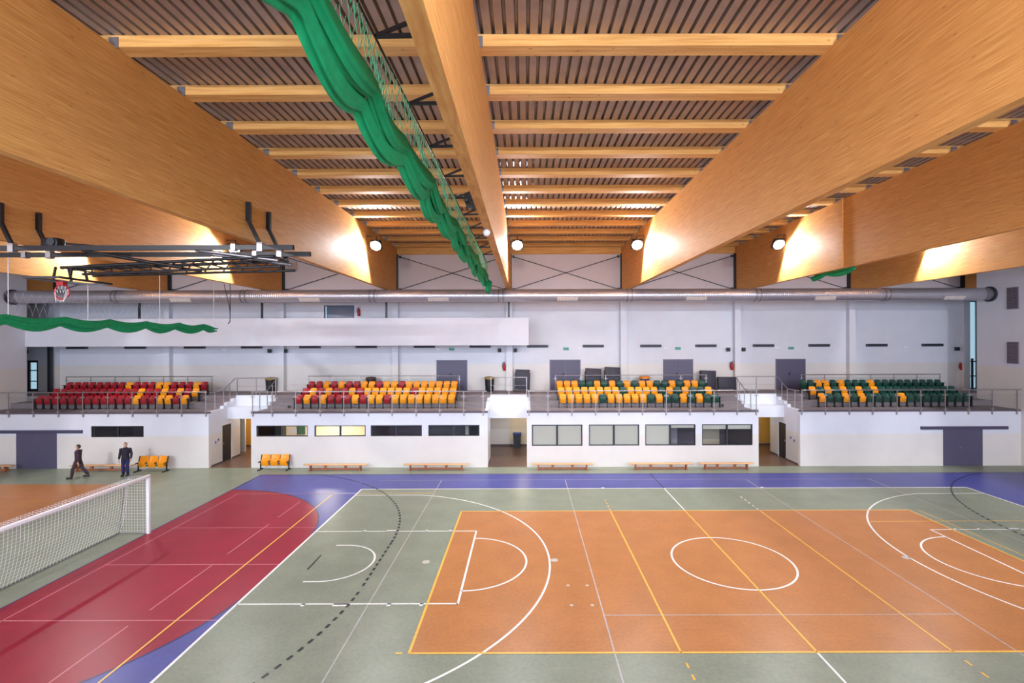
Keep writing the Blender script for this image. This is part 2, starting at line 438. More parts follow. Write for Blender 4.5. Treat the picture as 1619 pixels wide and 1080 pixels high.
    for x, y, r in ((-3.1, 15.4, .12), (.9, 15.5, .12), (12.0, 15.6, .12), (1.19, 13.9, .05), (1.73, 13.9, .05), (1.19, 12.87, .05), (1.73, 12.87, .05)): disc(x, y, r, 'cap', 6)
    for x in (3.6, 11.0): disc(x, 22.98, .08, 'wline', 6)
    o = b.build('floor', fix=False)
    structure(o)
make_floor()

# ---------------------------------------------------------------- walls
def holed(b, axis, t0, t1, a0, a1, z0, z1, holes, split, low, high):
    """slab with rectangular holes; axis x: slab across X at Y t0..t1 ; axis y: slab across Y at X t0..t1"""
    A = sorted(set([a0, a1] + [h[0] for h in holes] + [h[1] for h in holes])); A = [a for a in A if a0 <= a <= a1]
    Z = sorted(set([z0, z1, split] + [h[2] for h in holes] + [h[3] for h in holes])); Z = [z for z in Z if z0 <= z <= z1]
    for i in range(len(A)-1):
        for j in range(len(Z)-1):
            ca, cz = (A[i]+A[i+1])/2, (Z[j]+Z[j+1])/2
            if any(h[0] < ca < h[1] and h[2] < cz < h[3] for h in holes): continue
            k = low if cz < split else high
            if axis == 'x': b.box(A[i], A[i+1], t0, t1, Z[j], Z[j+1], k)
            else: b.box(t0, t1, A[i], A[i+1], Z[j], Z[j+1], k)

PAINT1, PAINT2 = 1.75, 5.32
STRIPS = [(-23.52, -20.67), (-14.57, -11.77), (-11.42, -8.65), (-8.37, -5.6), (-5.25, -2.48)]
BIGW = [(.36, 3.1), (3.45, 6.18), (6.5, 9.23), (9.58, 12.32)]
front_holes = [(a, c, 1.69, 2.29) for a, c in STRIPS] + [(a, c, 1.14, 2.29) for a, c in BIGW]
front_holes += [(-27.59, -25.37, 0, 1.98), (22.63, 24.79, 0, 2.04)]
front_holes += [(g0, g1, 0, 3.1) for g0, g1 in GAPS]
b = MB()
holed(b, 'x', YF, YF+.2, XL, XR, 0, Z1-.09, front_holes, PAINT1, 'paint', 'wall')
structure(b.build('wall_front'))
# walls of the three passages under the stand
RX = {0: (29.76, None), 1: (29.0, None), 2: (None, 30.1)}
for i, (g0, g1) in enumerate(GAPS):
    b = MB()
    for s, gx in ((-1, g0), (1, g1)):
        x0, x1 = (gx-.2, gx) if s < 0 else (gx, gx+.2)
        yend = (29.76 if i == 0 else 28.9 if i == 1 else 30.1)
        dh = []
        if i == 0 and s < 0: dh = [(28.02, 28.9, 0, 2.08)]
        if i == 2 and s > 0: dh = [(28.3, 29.12, 0, 2.04)]
        holed(b, 'y', x0, x1, YF+.2, yend, 0, 2.39, dh, PAINT1, 'paint', 'wall')
        # white stepped upper edge beside the terrace
        b.box(x0, x1, YF+.2, 28.12, 2.39, Z1+.004, 'wall'); b.box(x0, x1, 28.12, 28.45, 2.39, Z1+.154, 'wall')
        b.box(x0, x1, 28.45, YW-.33, 2.39, Z2+.004, 'wall'); b.box(x0, x1, YW-.33, YW, 2.39, Z2+.154, 'wall')
    # face over the passage: lower parapet, ledge, upper face under the walkway
    if i == 1:
        b.box(g0, g1, 28.5, YW, 2.39, Z3+.03, 'wall')
    else:
        b.box(g0, g1, 28.5, YW, 2.39, Z1+.02, 'wall')
        b.box(g0, g1, YW-.06, YW, Z1+.02, Z3+.02, 'wall')
    structure(b.build('wall_passage_%d' % (i+1)))
# corridor behind the passages, with its ceiling lamps
def corridor_lamp(x, y, z, watts, label):
    t = thing('ceiling_lamp', label, 'lamp', (x, y, z), 0, 'round ceiling lamps of the passages')
    MB().lathe([(.16, 0), (.16, -.04), (.13, -.07)], (0, 0, 0), 'white', 16).build('housing', t)
    MB().lathe([(.12, -.071), (.09, -.085)], (0, 0, 0), 'roomlamp', 16).build('diffuser', t)
    l = bpy.data.lights.new('passage_light', 'POINT'); l.energy = watts; l.color = (1, .86, .66); l.shadow_soft_size = .1
    lo = bpy.data.objects.new('passage_light', l); COL.objects.link(lo); lo.parent = t; lo.location = (0, 0, -.2)
corridor_lamp(-16.4, 31.2, 2.8, 110, 'round ceiling lamp in the corridor behind the left passage')
corridor_lamp(-.2, 30.6, 2.8, 60, 'round ceiling lamp in the corridor behind the middle passage')
corridor_lamp(14.0, 31.2, 2.8, 45, 'round ceiling lamp in the corridor behind the right passage')
b = MB()
for (x0, x1, key) in ((-19.8, -11, 'ochre'), (-3.4, -1.02, 'paint'), (-1.02, 1.5, 'inroom'), (10.5, 18.0, 'ochre')):
    b.box(x0, x1, 32.2, 32.4, 0, 2.8, key)
b.box(-3.5, -3.3, 28.9, 32.2, 0, 2.8, 'paint'); b.box(1.4, 1.6, 28.9, 32.2, 0, 2.8, 'paint')
b.box(-19.9, -19.7, 30.75, 32.2, 0, 2.8, 'ochre'); b.box(-19.8, -17.35, 30.62, 30.75, 0, 2.8, 'paint'); b.box(18.0, 18.2, 30.1, 32.2, 0, 2.8, 'ochre')
b.box(-11.2, -11, 30.8, 32.2, 0, 2.8, 'paint'); b.box(10.4, 10.6, 30.9, 32.2, 0, 2.8, 'paint')
structure(b.build('wall_corridor'))
b = MB()
for g0, g1 in GAPS: b.box(g0, g1, YF+.02, 28.9, .002, .006, 'tile')
for x0, x1 in ((-19.7, -11.2), (-3.3, 1.4), (10.6, 18.0)): b.box(x0, x1, 28.9, 32.2, .002, .006, 'tile')
structure(b.build('floor_corridor'))
b = MB()
for i, (g0, g1) in enumerate(GAPS):
    if i == 0: b.box(g0, g0+.02, YF+.2, 28.02, .006, .09, 'edge'); b.box(g0, g0+.02, 28.9, 29.76, .006, .09, 'edge')
    if i == 2: b.box(g1-.02, g1, YF+.2, 28.3, .006, .09, 'edge'); b.box(g1-.02, g1, 29.12, 30.1, .006, .09, 'edge')
    if i == 1: b.box(g0, g0+.02, YF+.2, 28.9, .006, .09, 'edge')
b.box(-19.7, -11.2, 32.18, 32.2, .006, .1, 'edge'); b.box(-3.3, 1.4, 32.18, 32.2, .006, .1, 'edge'); b.box(10.6, 18.0, 32.18, 32.2, .006, .1, 'edge')
structure(b.build('baseboard_corridor'))

# back wall with openings
UD = [(-5.73, -3.73), (1.59, 3.59), (8.92, 10.87), (16.2, 18.14)]
bh = [(28.44, 29.32, 3.63, 9.3), (-32.24, -31.5, 3.66, 5.65), (-13.0, -11.04, 8.1, 9.15)] + [(a, c, Z3, 5.6) for a, c in UD]
b = MB()
holed(b, 'x', YB, YB+.25, -33.5, 30.6, Z3-.4, 12.41, bh, PAINT2, 'paint', 'wall')
structure(b.build('wall_back'))
b = MB(); b.box(-33.5, 30.6, YB-.02, YB, 9.75, 12.41, 'panel'); structure(b.build('trim_panel'))
b = MB(); b.box(-33.5, 30.6, YB-.16, YB+.25, 12.41, ZR, 'purlin'); structure(b.build('trim_wall_plate'))
for i, x in enumerate(BX):
    if not (-31 < x < 29): continue
    b = MB(); b.box(x-.2, x+.2, YB-.35, YB, Z3, PAINT2, 'paint'); b.box(x-.2, x+.2, YB-.35, YB, PAINT2, 9.9, 'wall')
    structure(b.build('trim_pilaster_%d' % (i+1)))
b = MB()
for x, s in ((XL, -1), (XR, 1)): pass
holed(b, 'y', XL-.25, XL, YN, YW, 0, ZR, [], PAINT2, 'paint', 'wall'); structure(b.build('wall_left'))
b = MB(); holed(b, 'y', XR, XR+.25, YN, YW, 0, ZR, [], PAINT2, 'paint', 'wall'); structure(b.build('wall_right'))
b = MB()
b.box(-33.7, -33.5, YW-.25, YB+.25, 0, ZR, 'wall'); b.box(30.6, 30.8, YW-.25, YB+.25, 0, ZR, 'wall')
b.box(-33.5, XL-.25, YW-.25, YW, 0, ZR, 'wall'); b.box(XR+.25, 30.6, YW-.25, YW, 0, ZR, 'wall')
structure(b.build('wall_walkway_ends'))
# near facade: solid below and above, glazed band with mullions between (behind the photographer)
b = MB()
holed(b, 'x', YN-.25, YN, XL-.25, XR+.25, 0, ZR, [(XL+1+7*i, XL+7.4+7*i, 5.0, 11.4) for i in range(8)], PAINT2, 'paint', 'wall')
structure(b.build('wall_near'))

# walkway and terraces
b = MB(); b.box(-33.5, 30.6, YW, YB+.2, Z3-.4, Z3, 'concrete'); structure(b.build('floor_walkway'))
SPANS = [(XL, GAPS[0][0]), (GAPS[0][1], GAPS[1][0]), (GAPS[1][1], GAPS[2][0]), (GAPS[2][1], XR)]
SIDE = ['far left', 'centre left', 'centre right', 'far right']
b = MB()
for x0, x1 in SPANS:
    b.box(x0+.001, x1-.001, YF-.02, YF+.2, Z1-.09, Z1-.001, 'edge')
structure(b.build('trim_slab_edge'))
for (x0, x1), nm, colr in zip(SPANS, SIDE, ('mostly red', 'red and amber', 'amber and green', 'mostly green')):
    b = MB()
    if nm != 'far left': x0 += .2
    if nm != 'far right': x1 -= .2
    b.box(x0, x1, YF+.201, 28.45, Z1-.25, Z1, 'concrete')
    b.box(x0, x1, 28.45, YW-.001, Z1-.25, Z2, 'concrete')
    # half steps of the stairs at both ends of the block
    ends = []
    if nm != 'far left': ends.append((x0+.02, x0+1.15))
    if nm != 'far right': ends.append((x1-1.15, x1-.02))
    for e0, e1 in ends:
        b.box(e0, e1, 28.12, 28.45, Z1, Z1+.15, 'concrete'); b.box(e0, e1, YW-.33, YW-.001, Z2, Z2+.15, 'concrete')
    structure(b.build('floor_terrace_%d' % (SIDE.index(nm)+1)))

# ---------------------------------------------------------------- ceiling
b = MB()
x = -34.0; pitch = .232; prof = []
while x < 31:
    prof += [(x, ZR+.12), (x+.016, ZR), (x+.172, ZR), (x+.188, ZR+.12)]
    x += pitch
vs = []; fs = []
for (px, pz) in prof: vs += [(px, YN-.25, pz), (px, YB+.25, pz)]
for i in range(len(prof)-1): fs.append((2*i, 2*i+1, 2*i+3, 2*i+2))
b.add(vs, fs, 'deck')
b.box(-34.2, 31.2, YN-.25, YB+.25, ZR+.16, ZR+.3, 'deck')
structure(b.build('ceiling', fix=False))

# purlins
PY = [9.95 + 1.95*k for k in range(-7, 12)]
for i, y in enumerate(PY):
    if y > YB-.5 or y < YN: continue
    t = MB().box(-33.4, 30.5, 0, .36, ZT, ZR-.002, 'purlin').build('roof_purlin', loc=(0, y, 0))
    n = i
    tag(t, 'timber roof purlin across the hall, %s from the back wall' % ORD[len(PY)-1-i], 'purlin', 'timber purlins under the roof')
    for x in BX[1:]:
        MB().box(x-.02, x+.17, -.012, .012, ZT-.02, ZT+.2, 'galv').build('splice_plate', t)

# beams
bn = {-23: 'far left', -16: 'second from left', -8: 'large one left of the centre', -1: 'centre', 6: 'large one right of the centre', 14: 'second from right', 21: 'far right'}
BLAB = ['stub of a glulam beam end over the walkway left of the hall', 'glulam roof beam nearest the left wall, behind two others', 'glulam roof beam above the left goal, behind the larger one',
        'long deep glulam roof beam left of the centre beam, hangers bolted on it', 'narrow-looking glulam roof beam in the centre beside the green curtain', 'long deep glulam roof beam right of the centre beam',
        'glulam roof beam with an upright batten, right of the deep one', 'glulam roof beam nearest the right wall, lamp-lit at its end', 'stub of a glulam beam end over the walkway right of the hall']
for i, x in enumerate(BX):
    y0 = YN if 1 <= i <= 7 else YW-.1
    if i in (0, 8): y0 = YW+.02
    b = MB(); b.box(-.11, .11, y0, YB-.03, ZB, ZT, 'beam')
    t = b.build('glulam_beam', loc=(x, 0, 0)); tag(t, BLAB[i], 'beam', 'glulam beams of the roof')
    MB().box(-.16 if x > 0 else .11, -.11 if x > 0 else .16, YB-.35, YB-.05, ZB+.1, 12.4, 'black').build('steel_shoe', t)
    if i == 6: MB().box(-.17, -.11, 21.0, 21.28, ZB, ZT, 'beam').build('batten', t)
# cross bracing on the panel above the duct
for i in range(8):
    xa, xb = BX[i]+.3, BX[i+1]-.3
    b = MB(); z0, z1 = 10.15, 12.25; y = YB-.06
    b.tube((xa, y, z1), (xb, y, z0), .022, 'anthracite', 6); b.tube((xa, y-.05, z0), (xb, y-.05, z1), .022, 'anthracite', 6)
    b.box(xa-.09, xa+.05, y-.09, y+.03, z1-.07, z1+.07, 'anthracite'); b.box(xb-.05, xb+.09, y-.09, y+.03, z1-.07, z1+.07, 'anthracite')
    b.box(xa-.09, xa+.05, y-.09, y+.03, z0-.07, z0+.07, 'anthracite'); b.box(xb-.05, xb+.09, y-.09, y+.03, z0-.07, z0+.07, 'anthracite')
    tag(b.build('cross_brace'), 'crossed steel tie rods on the white panel, %s bay from the left' % ORD[i], 'brace', 'cross braces above the duct')

# ---------------------------------------------------------------- floodlights
def floodlight(x, y, z, face, label, watts, bx, spot=(164, .2), tilt=42, grp='floodlights on the beams'):
    t = thing('floodlight', label, 'floodlight', (x, y, z), 0 if face < 0 else pi, grp)
    tl = radians(tilt)
    R = Matrix.Rotation(tl, 3, 'X')     # tilt the front (-Y) downwards
    def P(v): return R @ Vector(v)
    b = MB(); h = MB()
    h.rbox((0, 0, 0), (.58, .2, .52), .05, 'anthracite', 2, R)
    ho = h.build('housing', t)
    l = MB(); l.tube(P((0, -.1, 0)), P((0, -.125, 0)), .26, 'lens', 24)
    l.build('lens', t)
    br = MB(); dx = (bx-x+(.006 if x > bx else -.006))*(1 if face < 0 else -1)
    br.bar((0, 0, .1), (0, .05, .44), .05, .03, 'anthracite'); br.bar((0, .05, .44), (dx, .05, .44), .05, .04, 'anthracite')
    br.build('bracket', t)
    ld = bpy.data.lights.new('floodlight_beam', 'SPOT'); ld.energy = watts; ld.color = LAMP_COL; ld.spot_size = radians(spot[0]); ld.spot_blend = spot[1]; ld.shadow_soft_size = .16
    lo = bpy.data.objects.new('floodlight_beam', ld); COL.objects.link(lo); lo.parent = t
    lo.location = P((0, -.16, 0)); lo.rotation_euler = (radians(90)-tl, 0, pi)
    lo.rotation_euler = (P((0, -1, 0))).to_track_quat('-Z', 'Y').to_euler()
    return t
far_names = ['lit floodlight right of the beam nearest the left wall', 'lit floodlight right of the beam above the left goal', 'lit floodlight right of the deep beam left of centre', 'lit floodlight just right of the centre beam',
             'lit floodlight left of the deep beam right of centre', 'lit floodlight left of the battened beam on the right', 'lit floodlight left of the beam nearest the right wall']
for i in range(1, 8):
    x = BX[i]; lx = x+.62 if x < 2 else x-.5
    floodlight(lx, 25.65, 11.68 if i == 2 else 11.85, -1, far_names[i-1], LAMP_W, x+(.11 if x < 2 else -.11))
    floodlight(lx, 1.2, 11.85, 1, 'added unseen floodlight over the near stand, ' + ORD[i-1] + ' beam from the left', LAMP_NEAR_W*(1.7 if i in (1, 2, 6, 7) else 1), x+(.11 if x < 2 else -.11), (76, .6), 19, 'added floodlights over the near stand')  # row added out of view to light the far walls

for x, lx, nm in ((BX[1], BX[1]-.62, 'left'), (BX[7], BX[7]+.62, 'right')):
    floodlight(lx, 1.2, 11.85, 1, 'outermost added unseen floodlight over the near stand beside the %s side wall' % nm, LAMP_NEAR_W*1.5, x+(.11 if lx > x else -.11), (76, .6), 19, 'added floodlights over the near stand')  # extra pair added out of view to brighten the outer bays

# ---------------------------------------------------------------- duct
ZD, YD, RD = 9.44, 28.5, .365
t = thing('ventilation_duct', 'long round galvanised air duct along the back wall under the beams', 'duct', (0, YD, ZD))
d = MB(); d.tube((XL+.55, 0, 0), (XR-.55, 0, 0), RD, 'duct', 28); d.build('pipe', t)
for i, x in enumerate([-23.45 + 7.36*k for k in range(7)]):
    r = MB(); r.tube((x-.16, 0, 0), (x-.10, 0, 0), RD+.025, 'galv', 28); r.tube((x+.10, 0, 0), (x+.16, 0, 0), RD+.025, 'galv', 28); r.build('coupling_ring', t)
for x in [-19.7 + 7.36*k for k in range(7)]:
    g = MB()
    for j in range(9):
        xx = x-.52+j*.13
        for k in range(3):
            a0 = radians(200+k*13); a1 = a0+radians(11); rr = RD+.022
            g.add([(xx, rr*cos(a0), rr*sin(a0)), (xx+.11, rr*cos(a0), rr*sin(a0)), (xx+.11, rr*cos(a1), rr*sin(a1)), (xx, rr*cos(a1), rr*sin(a1)),
                   (xx, (RD-.01)*cos(a0), (RD-.01)*sin(a0)), (xx+.11, (RD-.01)*cos(a0), (RD-.01)*sin(a0)), (xx+.11, (RD-.01)*cos(a1), (RD-.01)*sin(a1)), (xx, (RD-.01)*cos(a1), (RD-.01)*sin(a1))],
                  [(0,1,2,3),(7,6,5,4),(0,4,5,1),(1,5,6,2),(2,6,7,3),(3,7,4,0)], 'vent')
    g.build('outlet_grille', t)
for s, xe in ((-1, XL), (1, XR)):
    e = MB(); e.tube((xe-s*.55, 0, 0), (xe-s*.16, 0, 0), RD, 'galv', 28); e.tube((xe-s*.16, 0, 0), (xe-s*.02, 0, 0), RD+.07, 'anthracite', 28); e.build('end_collar', t)

# ---------------------------------------------------------------- upper gallery
YG = 29.3
gt = thing('upper_gallery', 'long white gallery parapet hanging over the left walkway', 'gallery', (0, YG, 6.57))
MB().box(-33.4, .22, .0, .18, 0, 1.64, 'wall').build('parapet', gt)
MB().box(-33.4, .22, .18, YB-YG-.36, .0, .25, 'wall').build('gallery_floor', gt)
for x in (-23.1, -15.75, -8.3, -.96):
    MB().box(x-.05, x+.05, .3, .4, 1.5, ZB-6.57 - .0, 'black').build('hanger_post', gt)
pc = MB().box(-.09, .09, -.09, .09, 0, 6.57-Z3+.02, 'anthracite').build('steel_column', loc=(-30.15, 31.4, Z3)); tag(pc, 'slim black steel column under the gallery at the far left', 'column')

# ---------------------------------------------------------------- rails with glass
def railing(name, label, pts, post_x, grp, y=YF-.06, z0=Z1, z_top=4.08):
    pass
def front_rail(x0, x1, posts, label):
    t = thing('glass_railing', label, 'railing', ((x0+x1)/2, YF-.07, Z1)); cx = (x0+x1)/2
    tag(t, group='glass railings along the front of the stand')
    MB().tube((x0-cx, 0, 1.09), (x1-cx, 0, 1.09), .026, 'steel', 10).build('top_rail', t)
    for p in posts:
        b = MB(); b.bar((p-cx, 0, -.25), (p-cx, 0, 1.07), .036, .036, 'steel')
        b.box(p-cx-.03, p-cx+.03, 0, .05, -.22, -.12, 'steel'); b.box(p-cx-.03, p-cx+.03, 0, .05, -.08, -.03, 'steel')
        b.box(p-cx-.12, p-cx+.12, -.02, .02, .80, .835, 'steel'); b.box(p-cx-.12, p-cx+.12, -.02, .02, .03, .065, 'steel')
        b.build('post', t)
    for a, c in zip(posts[:-1], posts[1:]):
        if c-a > .4: MB().box(a-cx+.05, c-cx-.05, -.006, .006, .0, .86, 'glass').build('glass_pane', t)
K = 26.73/782.23
def px2x(p): return (p-829.95)*K
pos = [[px2x(v) for v in (12.8, 52, 91.4, 130.6, 170, 208.7, 247.8, 286.2, 325)], [px2x(v) for v in (399, 429.7, 467, 505.7, 543.2, 581.8, 619.3, 657.4, 695, 733, 763.5)],
       [px2x(v) for v in (836, 866, 904, 941.6, 978.6, 1015.9, 1053, 1091, 1128.6, 1165.5, 1195.5)], [px2x(v) for v in (1267.7, 1305, 1343, 1380, 1418, 1455.6, 1494, 1531.6, 1569, 1608)]]
front_rail(XL+.05, GAPS[0][0]-.03, pos[0], 'steel and glass railing before the far left seats')
front_rail(GAPS[0][1]+.03, GAPS[1][0]-.03, pos[1], 'steel and glass railing before the red and amber seats')
front_rail(GAPS[1][1]+.03, GAPS[2][0]-.03, pos[2], 'steel and glass railing before the amber and green seats')
front_rail(GAPS[2][1]+.03, XR-.05, pos[3], 'steel and glass railing before the far right seats')

# railings round the stair wells over the passages
for i, (g0, g1) in enumerate(GAPS):
    nm = ['left', 'middle', 'right'][i]
    t = thing('stairwell_railing', 'steel railing round the top of the %s passage opening' % nm, 'railing', ((g0+g1)/2, YW, Z3), 0, 'railings over the passages'); cx = (g0+g1)/2
    y0 = .06
    MB().tube((g0-cx-.02, y0, 1.03), (g1-cx+.02, y0, 1.03), .024, 'steel', 10).build('top_rail', t)
    for p in (g0-cx, 0, g1-cx): MB().bar((p, y0, 0), (p, y0, 1.02), .04, .04, 'steel').build('post', t)
    MB().tube((g0-cx, y0, .55), (g1-cx, y0, .55), .008, 'steel', 6).build('wire', t)
    for s, gx in ((-1, g0-cx-.1), (1, g1-cx+.1)):
        if i == 1: continue
        p0 = (gx, y0, 1.03); p1 = (gx, 28.3-YW, Z1+1.02-Z3); p2 = (gx, YF+.25-YW, Z1+1.02-Z3)
        MB().path([p0, p1, p2], .022, 'steel', 8).build('sloping_rail', t)
        for yy, zf in ((28.3-YW, Z1-Z3), (28.9-YW, Z2-Z3), (27.5-YW, Z1-Z3)):
            zt = (Z1+1.0-Z3) if yy <= 28.3-YW+.01 else (Z2+.97-Z3)
            MB().bar((gx, yy, zf), (gx, yy, zt), .035, .035, 'steel').build('side_post', t)
# rails behind the back row of every block
BACKR = [(px*30.75/782.23, qx*30.75/782.23) for px, qx in ((104-829.95, 336-829.95), (487-829.95, 727-829.95), (877-829.95, 1117-829.95), (1266-829.95, 1487-829.95))]
for (x0, x1), nm in zip(BACKR, SIDE):
    t = thing('back_row_rail', 'thin steel rail behind the last row of the %s block' % nm, 'railing', ((x0+x1)/2, 30.75, Z3), 0, 'rails behind the last rows'); cx = (x0+x1)/2
    MB().tube((x0-cx, 0, 1.04), (x1-cx, 0, 1.04), .022, 'steel', 8).build('top_rail', t)
    n = 7
    for k in range(n):
        xx = x0-cx+.04+(x1-x0-.08)*k/(n-1)
        b = MB(); b.bar((xx, 0, 0), (xx, 0, 1.03), .035, .035, 'steel'); b.box(xx-.11, xx+.11, -.015, .015, .82, .85, 'steel'); b.build('post', t)
    for k in range(n-1):
        xx = x0-cx+.09+(x1-x0-.08)*k/(n-1)
        MB().box(xx, xx+(x1-x0-.08)/(n-1)-.1, -.005, .005, .1, .86, 'glass').build('glass_pane', t)

# ---------------------------------------------------------------- stadium seats
SP = .4565
def back_mb(key):
    b = MB(); w = .398
    # dished shell: columns across, rows up, front and back skins
    cols, rows = 9, 6; th = .028; V = []
    for k in (0, 1):
        for r in range(rows+1):
            for c in range(cols+1):
                u = c/cols*2-1; v = r/rows
                ww = w/2*(1-.10*max(0, v-.6)/.4*abs(u)**6)
                z = .40 + v*.36 - .035*max(0, abs(u)-.7)/.3*(v**3)
                y = .165 + v*.075 - .035*abs(u)**3 - (.02 if r == 3 else 0)*(1-abs(u)) + k*th
                V.append((ww*u, y, z))
    F = []; n = (cols+1)*(rows+1)
    for r in range(rows):
        for c in range(cols):
            a = r*(cols+1)+c; F.append((a, a+1, a+cols+2, a+cols+1)); F.append((n+a, n+a+cols+1, n+a+cols+2, n+a+1))
    for r in range(rows):
        for c in (0, cols): a = r*(cols+1)+c; F.append((a, a+cols+1, n+a+cols+1, n+a))
    for c in range(cols):
        for r in (0, rows): a = r*(cols+1)+c; F.append((a, n+a, n+a+1, a+1))
    b.add(V, F, key, True); return b
def pan_mb(key):
    b = MB(); R = Matrix.Rotation(radians(12), 3, 'X')
    b.rbox((0, .075, .425), (.355, .05, .33), .024, key, 3, R)
    b.rbox((0, .042, .43), (.27, .02, .22), .01, key, 2, R)
    return b
def seat_proto(name, key, loc):
    t = thing(name, 'x', 'seat', loc)
    back_mb(key).build('backrest', t); pan_mb(key).build('seat_pan', t)
    hinge = MB(); hinge.tube((-.2, .13, .30), (.2, .13, .30), .02, 'black', 8); hinge.build('hinge_bar', t)
    st = MB(); x = -SP/2
    st.box(x-.016, x+.016, .02, .16, .04, .58, 'black'); st.box(x-.022, x+.022, -.04, .22, 0, .04, 'black'); st.rbox((x, .05, .58), (.045, .26, .03), .012, 'blackp')
    st.build('stanchion', t)
    return t
protos = {}
CN = {'R': ('red', 'red_seat'), 'Y': ('amber', 'yel_seat'), 'G': ('dark green', 'grn_seat')}
PAT = [
 ['R'*11+'RYRRYYRY', 'R'*9+'RRYRRYRYRY', 'R'*8+'YRRRYYRRRYR'],
 ['RYRYRRRYRYYRYYYYYYYY', 'RYRYRRYRYYYYYYRYYYYY', 'RRYRYRRYYRYYRYYYYYYY'],
 ['YYYYYGYYYYYGYGGYGYGG', 'YYYYYYYYGYYYYGYGYGGY', 'YYYGGYGYGYGYYGGYGYYG'],
 ['YGGYGYGGGGYGGGGGGGG', 'YGYGYGYGYGGGGGGGGGG', 'GGYYGYGGGYGGGGGGGGG']]
ROWY = [28.0, 28.98, 29.96]; ROWZ = [Z1, Z2, Z3]; ROWN = ['front row', 'middle row', 'back row']
X0 = [[-27.58, -27.62, -27.72], [-12.86, -12.92, -12.98], [2.15, 2.12, 2.10], [16.88, 16.92, 16.92]]
for bi in range(4):
    for ri in range(3):
        s = PAT[bi][ri]
        for k, ch in enumerate(s):
            cn, key = CN[ch]; n = len(s)
            side = '%s from the left' % ORD[k] if k < n/2 else ('%s from the right' % ORD[n-1-k] if k < n-1 else 'first from the right')
            lab = '%s seat, %s in the %s, %s block' % (cn, side, ROWN[ri], SIDE[bi])
            loc = (X0[bi][ri]+SP*k, ROWY[ri], ROWZ[ri])
            if ch not in protos:
                protos[ch] = seat_proto('stadium_seat', key, loc); o = protos[ch]
            else:
                o = copy_tree(protos[ch], loc)
            o['label'] = lab; o['category'] = 'seat'; o['group'] = 'tip-up seats of the %s block' % SIDE[bi]
            if k == n-1:
                st = [c for c in o.children if c.name.startswith('stanchion')][0].copy(); COL.objects.link(st); st.parent = o; st.location = (SP, 0, 0)

# portable units of three amber seats on the hall floor
def triple(loc, label):
    t = thing('three_seat_bench', label, 'seat bench', loc, 0, 'portable amber seat benches')
    f = MB()
    for x in (-.75, .75):
        f.bar((x, -.2, .025), (x, .3, .025), .05, .05, 'black'); f.bar((x, .1, .05), (x, .12, .42), .05, .06, 'black'); f.bar((x, .12, .42), (x, .24, .78), .03, .05, 'black')
        f.bar((x, -.12, .42), (x, .2, .44), .04, .04, 'black')
    f.bar((-.75, .12, .3), (.75, .12, .3), .06, .05, 'black'); f.bar((-.75, .25, .62), (.75, .25, .62), .03, .03, 'black')
    f.build('frame', t)
    for k in (-1, 0, 1):
        q = back_mb('yel_seat').build('backrest', t); q.location = (k*.5, 0, .02); q.scale = (1.16, 1, 1)
        q = pan_mb('yel_seat').build('seat_pan', t); q.location = (k*.5, -.03, -.06); q.scale = (1.1, 1, 1)
        a = MB(); a.bar((k*.5-.25, -.12, .44), (k*.5-.25, .18, .46), .035, .035, 'blackp')
        a.build('armrest', t)
    return t
triple((-19.75, 26.1, 0), 'black framed unit of three amber seats beside the standing person')
triple((-13.4, 26.35, 0), 'black framed unit of three amber seats right of the left passage')

# gym benches
def gym_bench(x0, x1, label):
    L = x1-x0; t = thing('gym_bench', label, 'bench', ((x0+x1)/2, 26.25, 0), 0, 'gym benches along the front wall')
    MB().rbox((0, 0, .305), (L, .26, .045), .012, 'bench').build('seat_plank', t)
    for s in (-1, 1):
        b = MB(); x = s*(L/2-.35); b.box(x-.03, x+.03, -.11, .11, .0, .283, 'benchleg'); b.box(x-.04, x+.04, -.16, .16, 0, .05, 'benchleg'); b.build('leg', t)
    for s in (-.16, .16):
        b = MB(); x = s*L; b.prism([(x-.08, .283), (x+.08, .283), (x+.04, .1), (x-.04, .1)], -.05, .05, 'benchleg'); b.build('brace', t)
    MB().rbox((0, 0, .075), (L-.7, .045, .09), .01, 'benchleg').build('balance_beam', t)
for a, c, lb in ((-30+.6, -27.2, 'low wooden gym bench at the left wall, cut by the picture edge'), (-24.1, -20.85, 'low wooden gym bench behind the two people'), (-11.74, -8.4, 'low wooden gym bench right of the amber seat unit'),
                 (-6.45, -3.02, 'low wooden gym bench just left of the middle passage'), (.34, 3.6, 'low wooden gym bench just right of the middle passage'),
                 (5.5, 8.88, 'low wooden gym bench under the third large window'), (9.2, 12.1, 'low wooden gym bench just left of the right passage')):
    gym_bench(a, c, lb)

# ---------------------------------------------------------------- windows and doors
wn = [0]
def window(x0, x1, z0, z1, y, style, parts=2):
    wn[0] += 1
    b = MB(); f = .05
    b.box(x0, x1, y, y+.08, z0, z0+f, 'anthracite'); b.box(x0, x1, y, y+.08, z1-f, z1, 'anthracite')
    b.box(x0, x0+f, y, y+.08, z0+f, z1-f, 'anthracite'); b.box(x1-f, x1, y, y+.08, z0+f, z1-f, 'anthracite')
    xm = (x0+x1)/2
    b.box(xm-.045, xm+.045, y, y+.08, z0+f, z1-f, 'anthracite')
    o = b.build('window_%d' % wn[0]); structure(o)
    MB().box(x0+f, xm-.045, y+.05, y+.056, z0+f, z1-f, 'winglass').build('pane', o)
    MB().box(xm+.045, x1-f, y+.05, y+.056, z0+f, z1-f, 'winglass').build('pane', o)
    for k, (a, c) in enumerate(((x0+f, xm-.045), (xm+.045, x1-f))):
        d = style[k] if style else 0
        if d: MB().box(a, c, y+.085, y+.09, z1-f-d*(z1-z0-2*f), z1-f, 'blind').build('roller_blind', o)
    return o
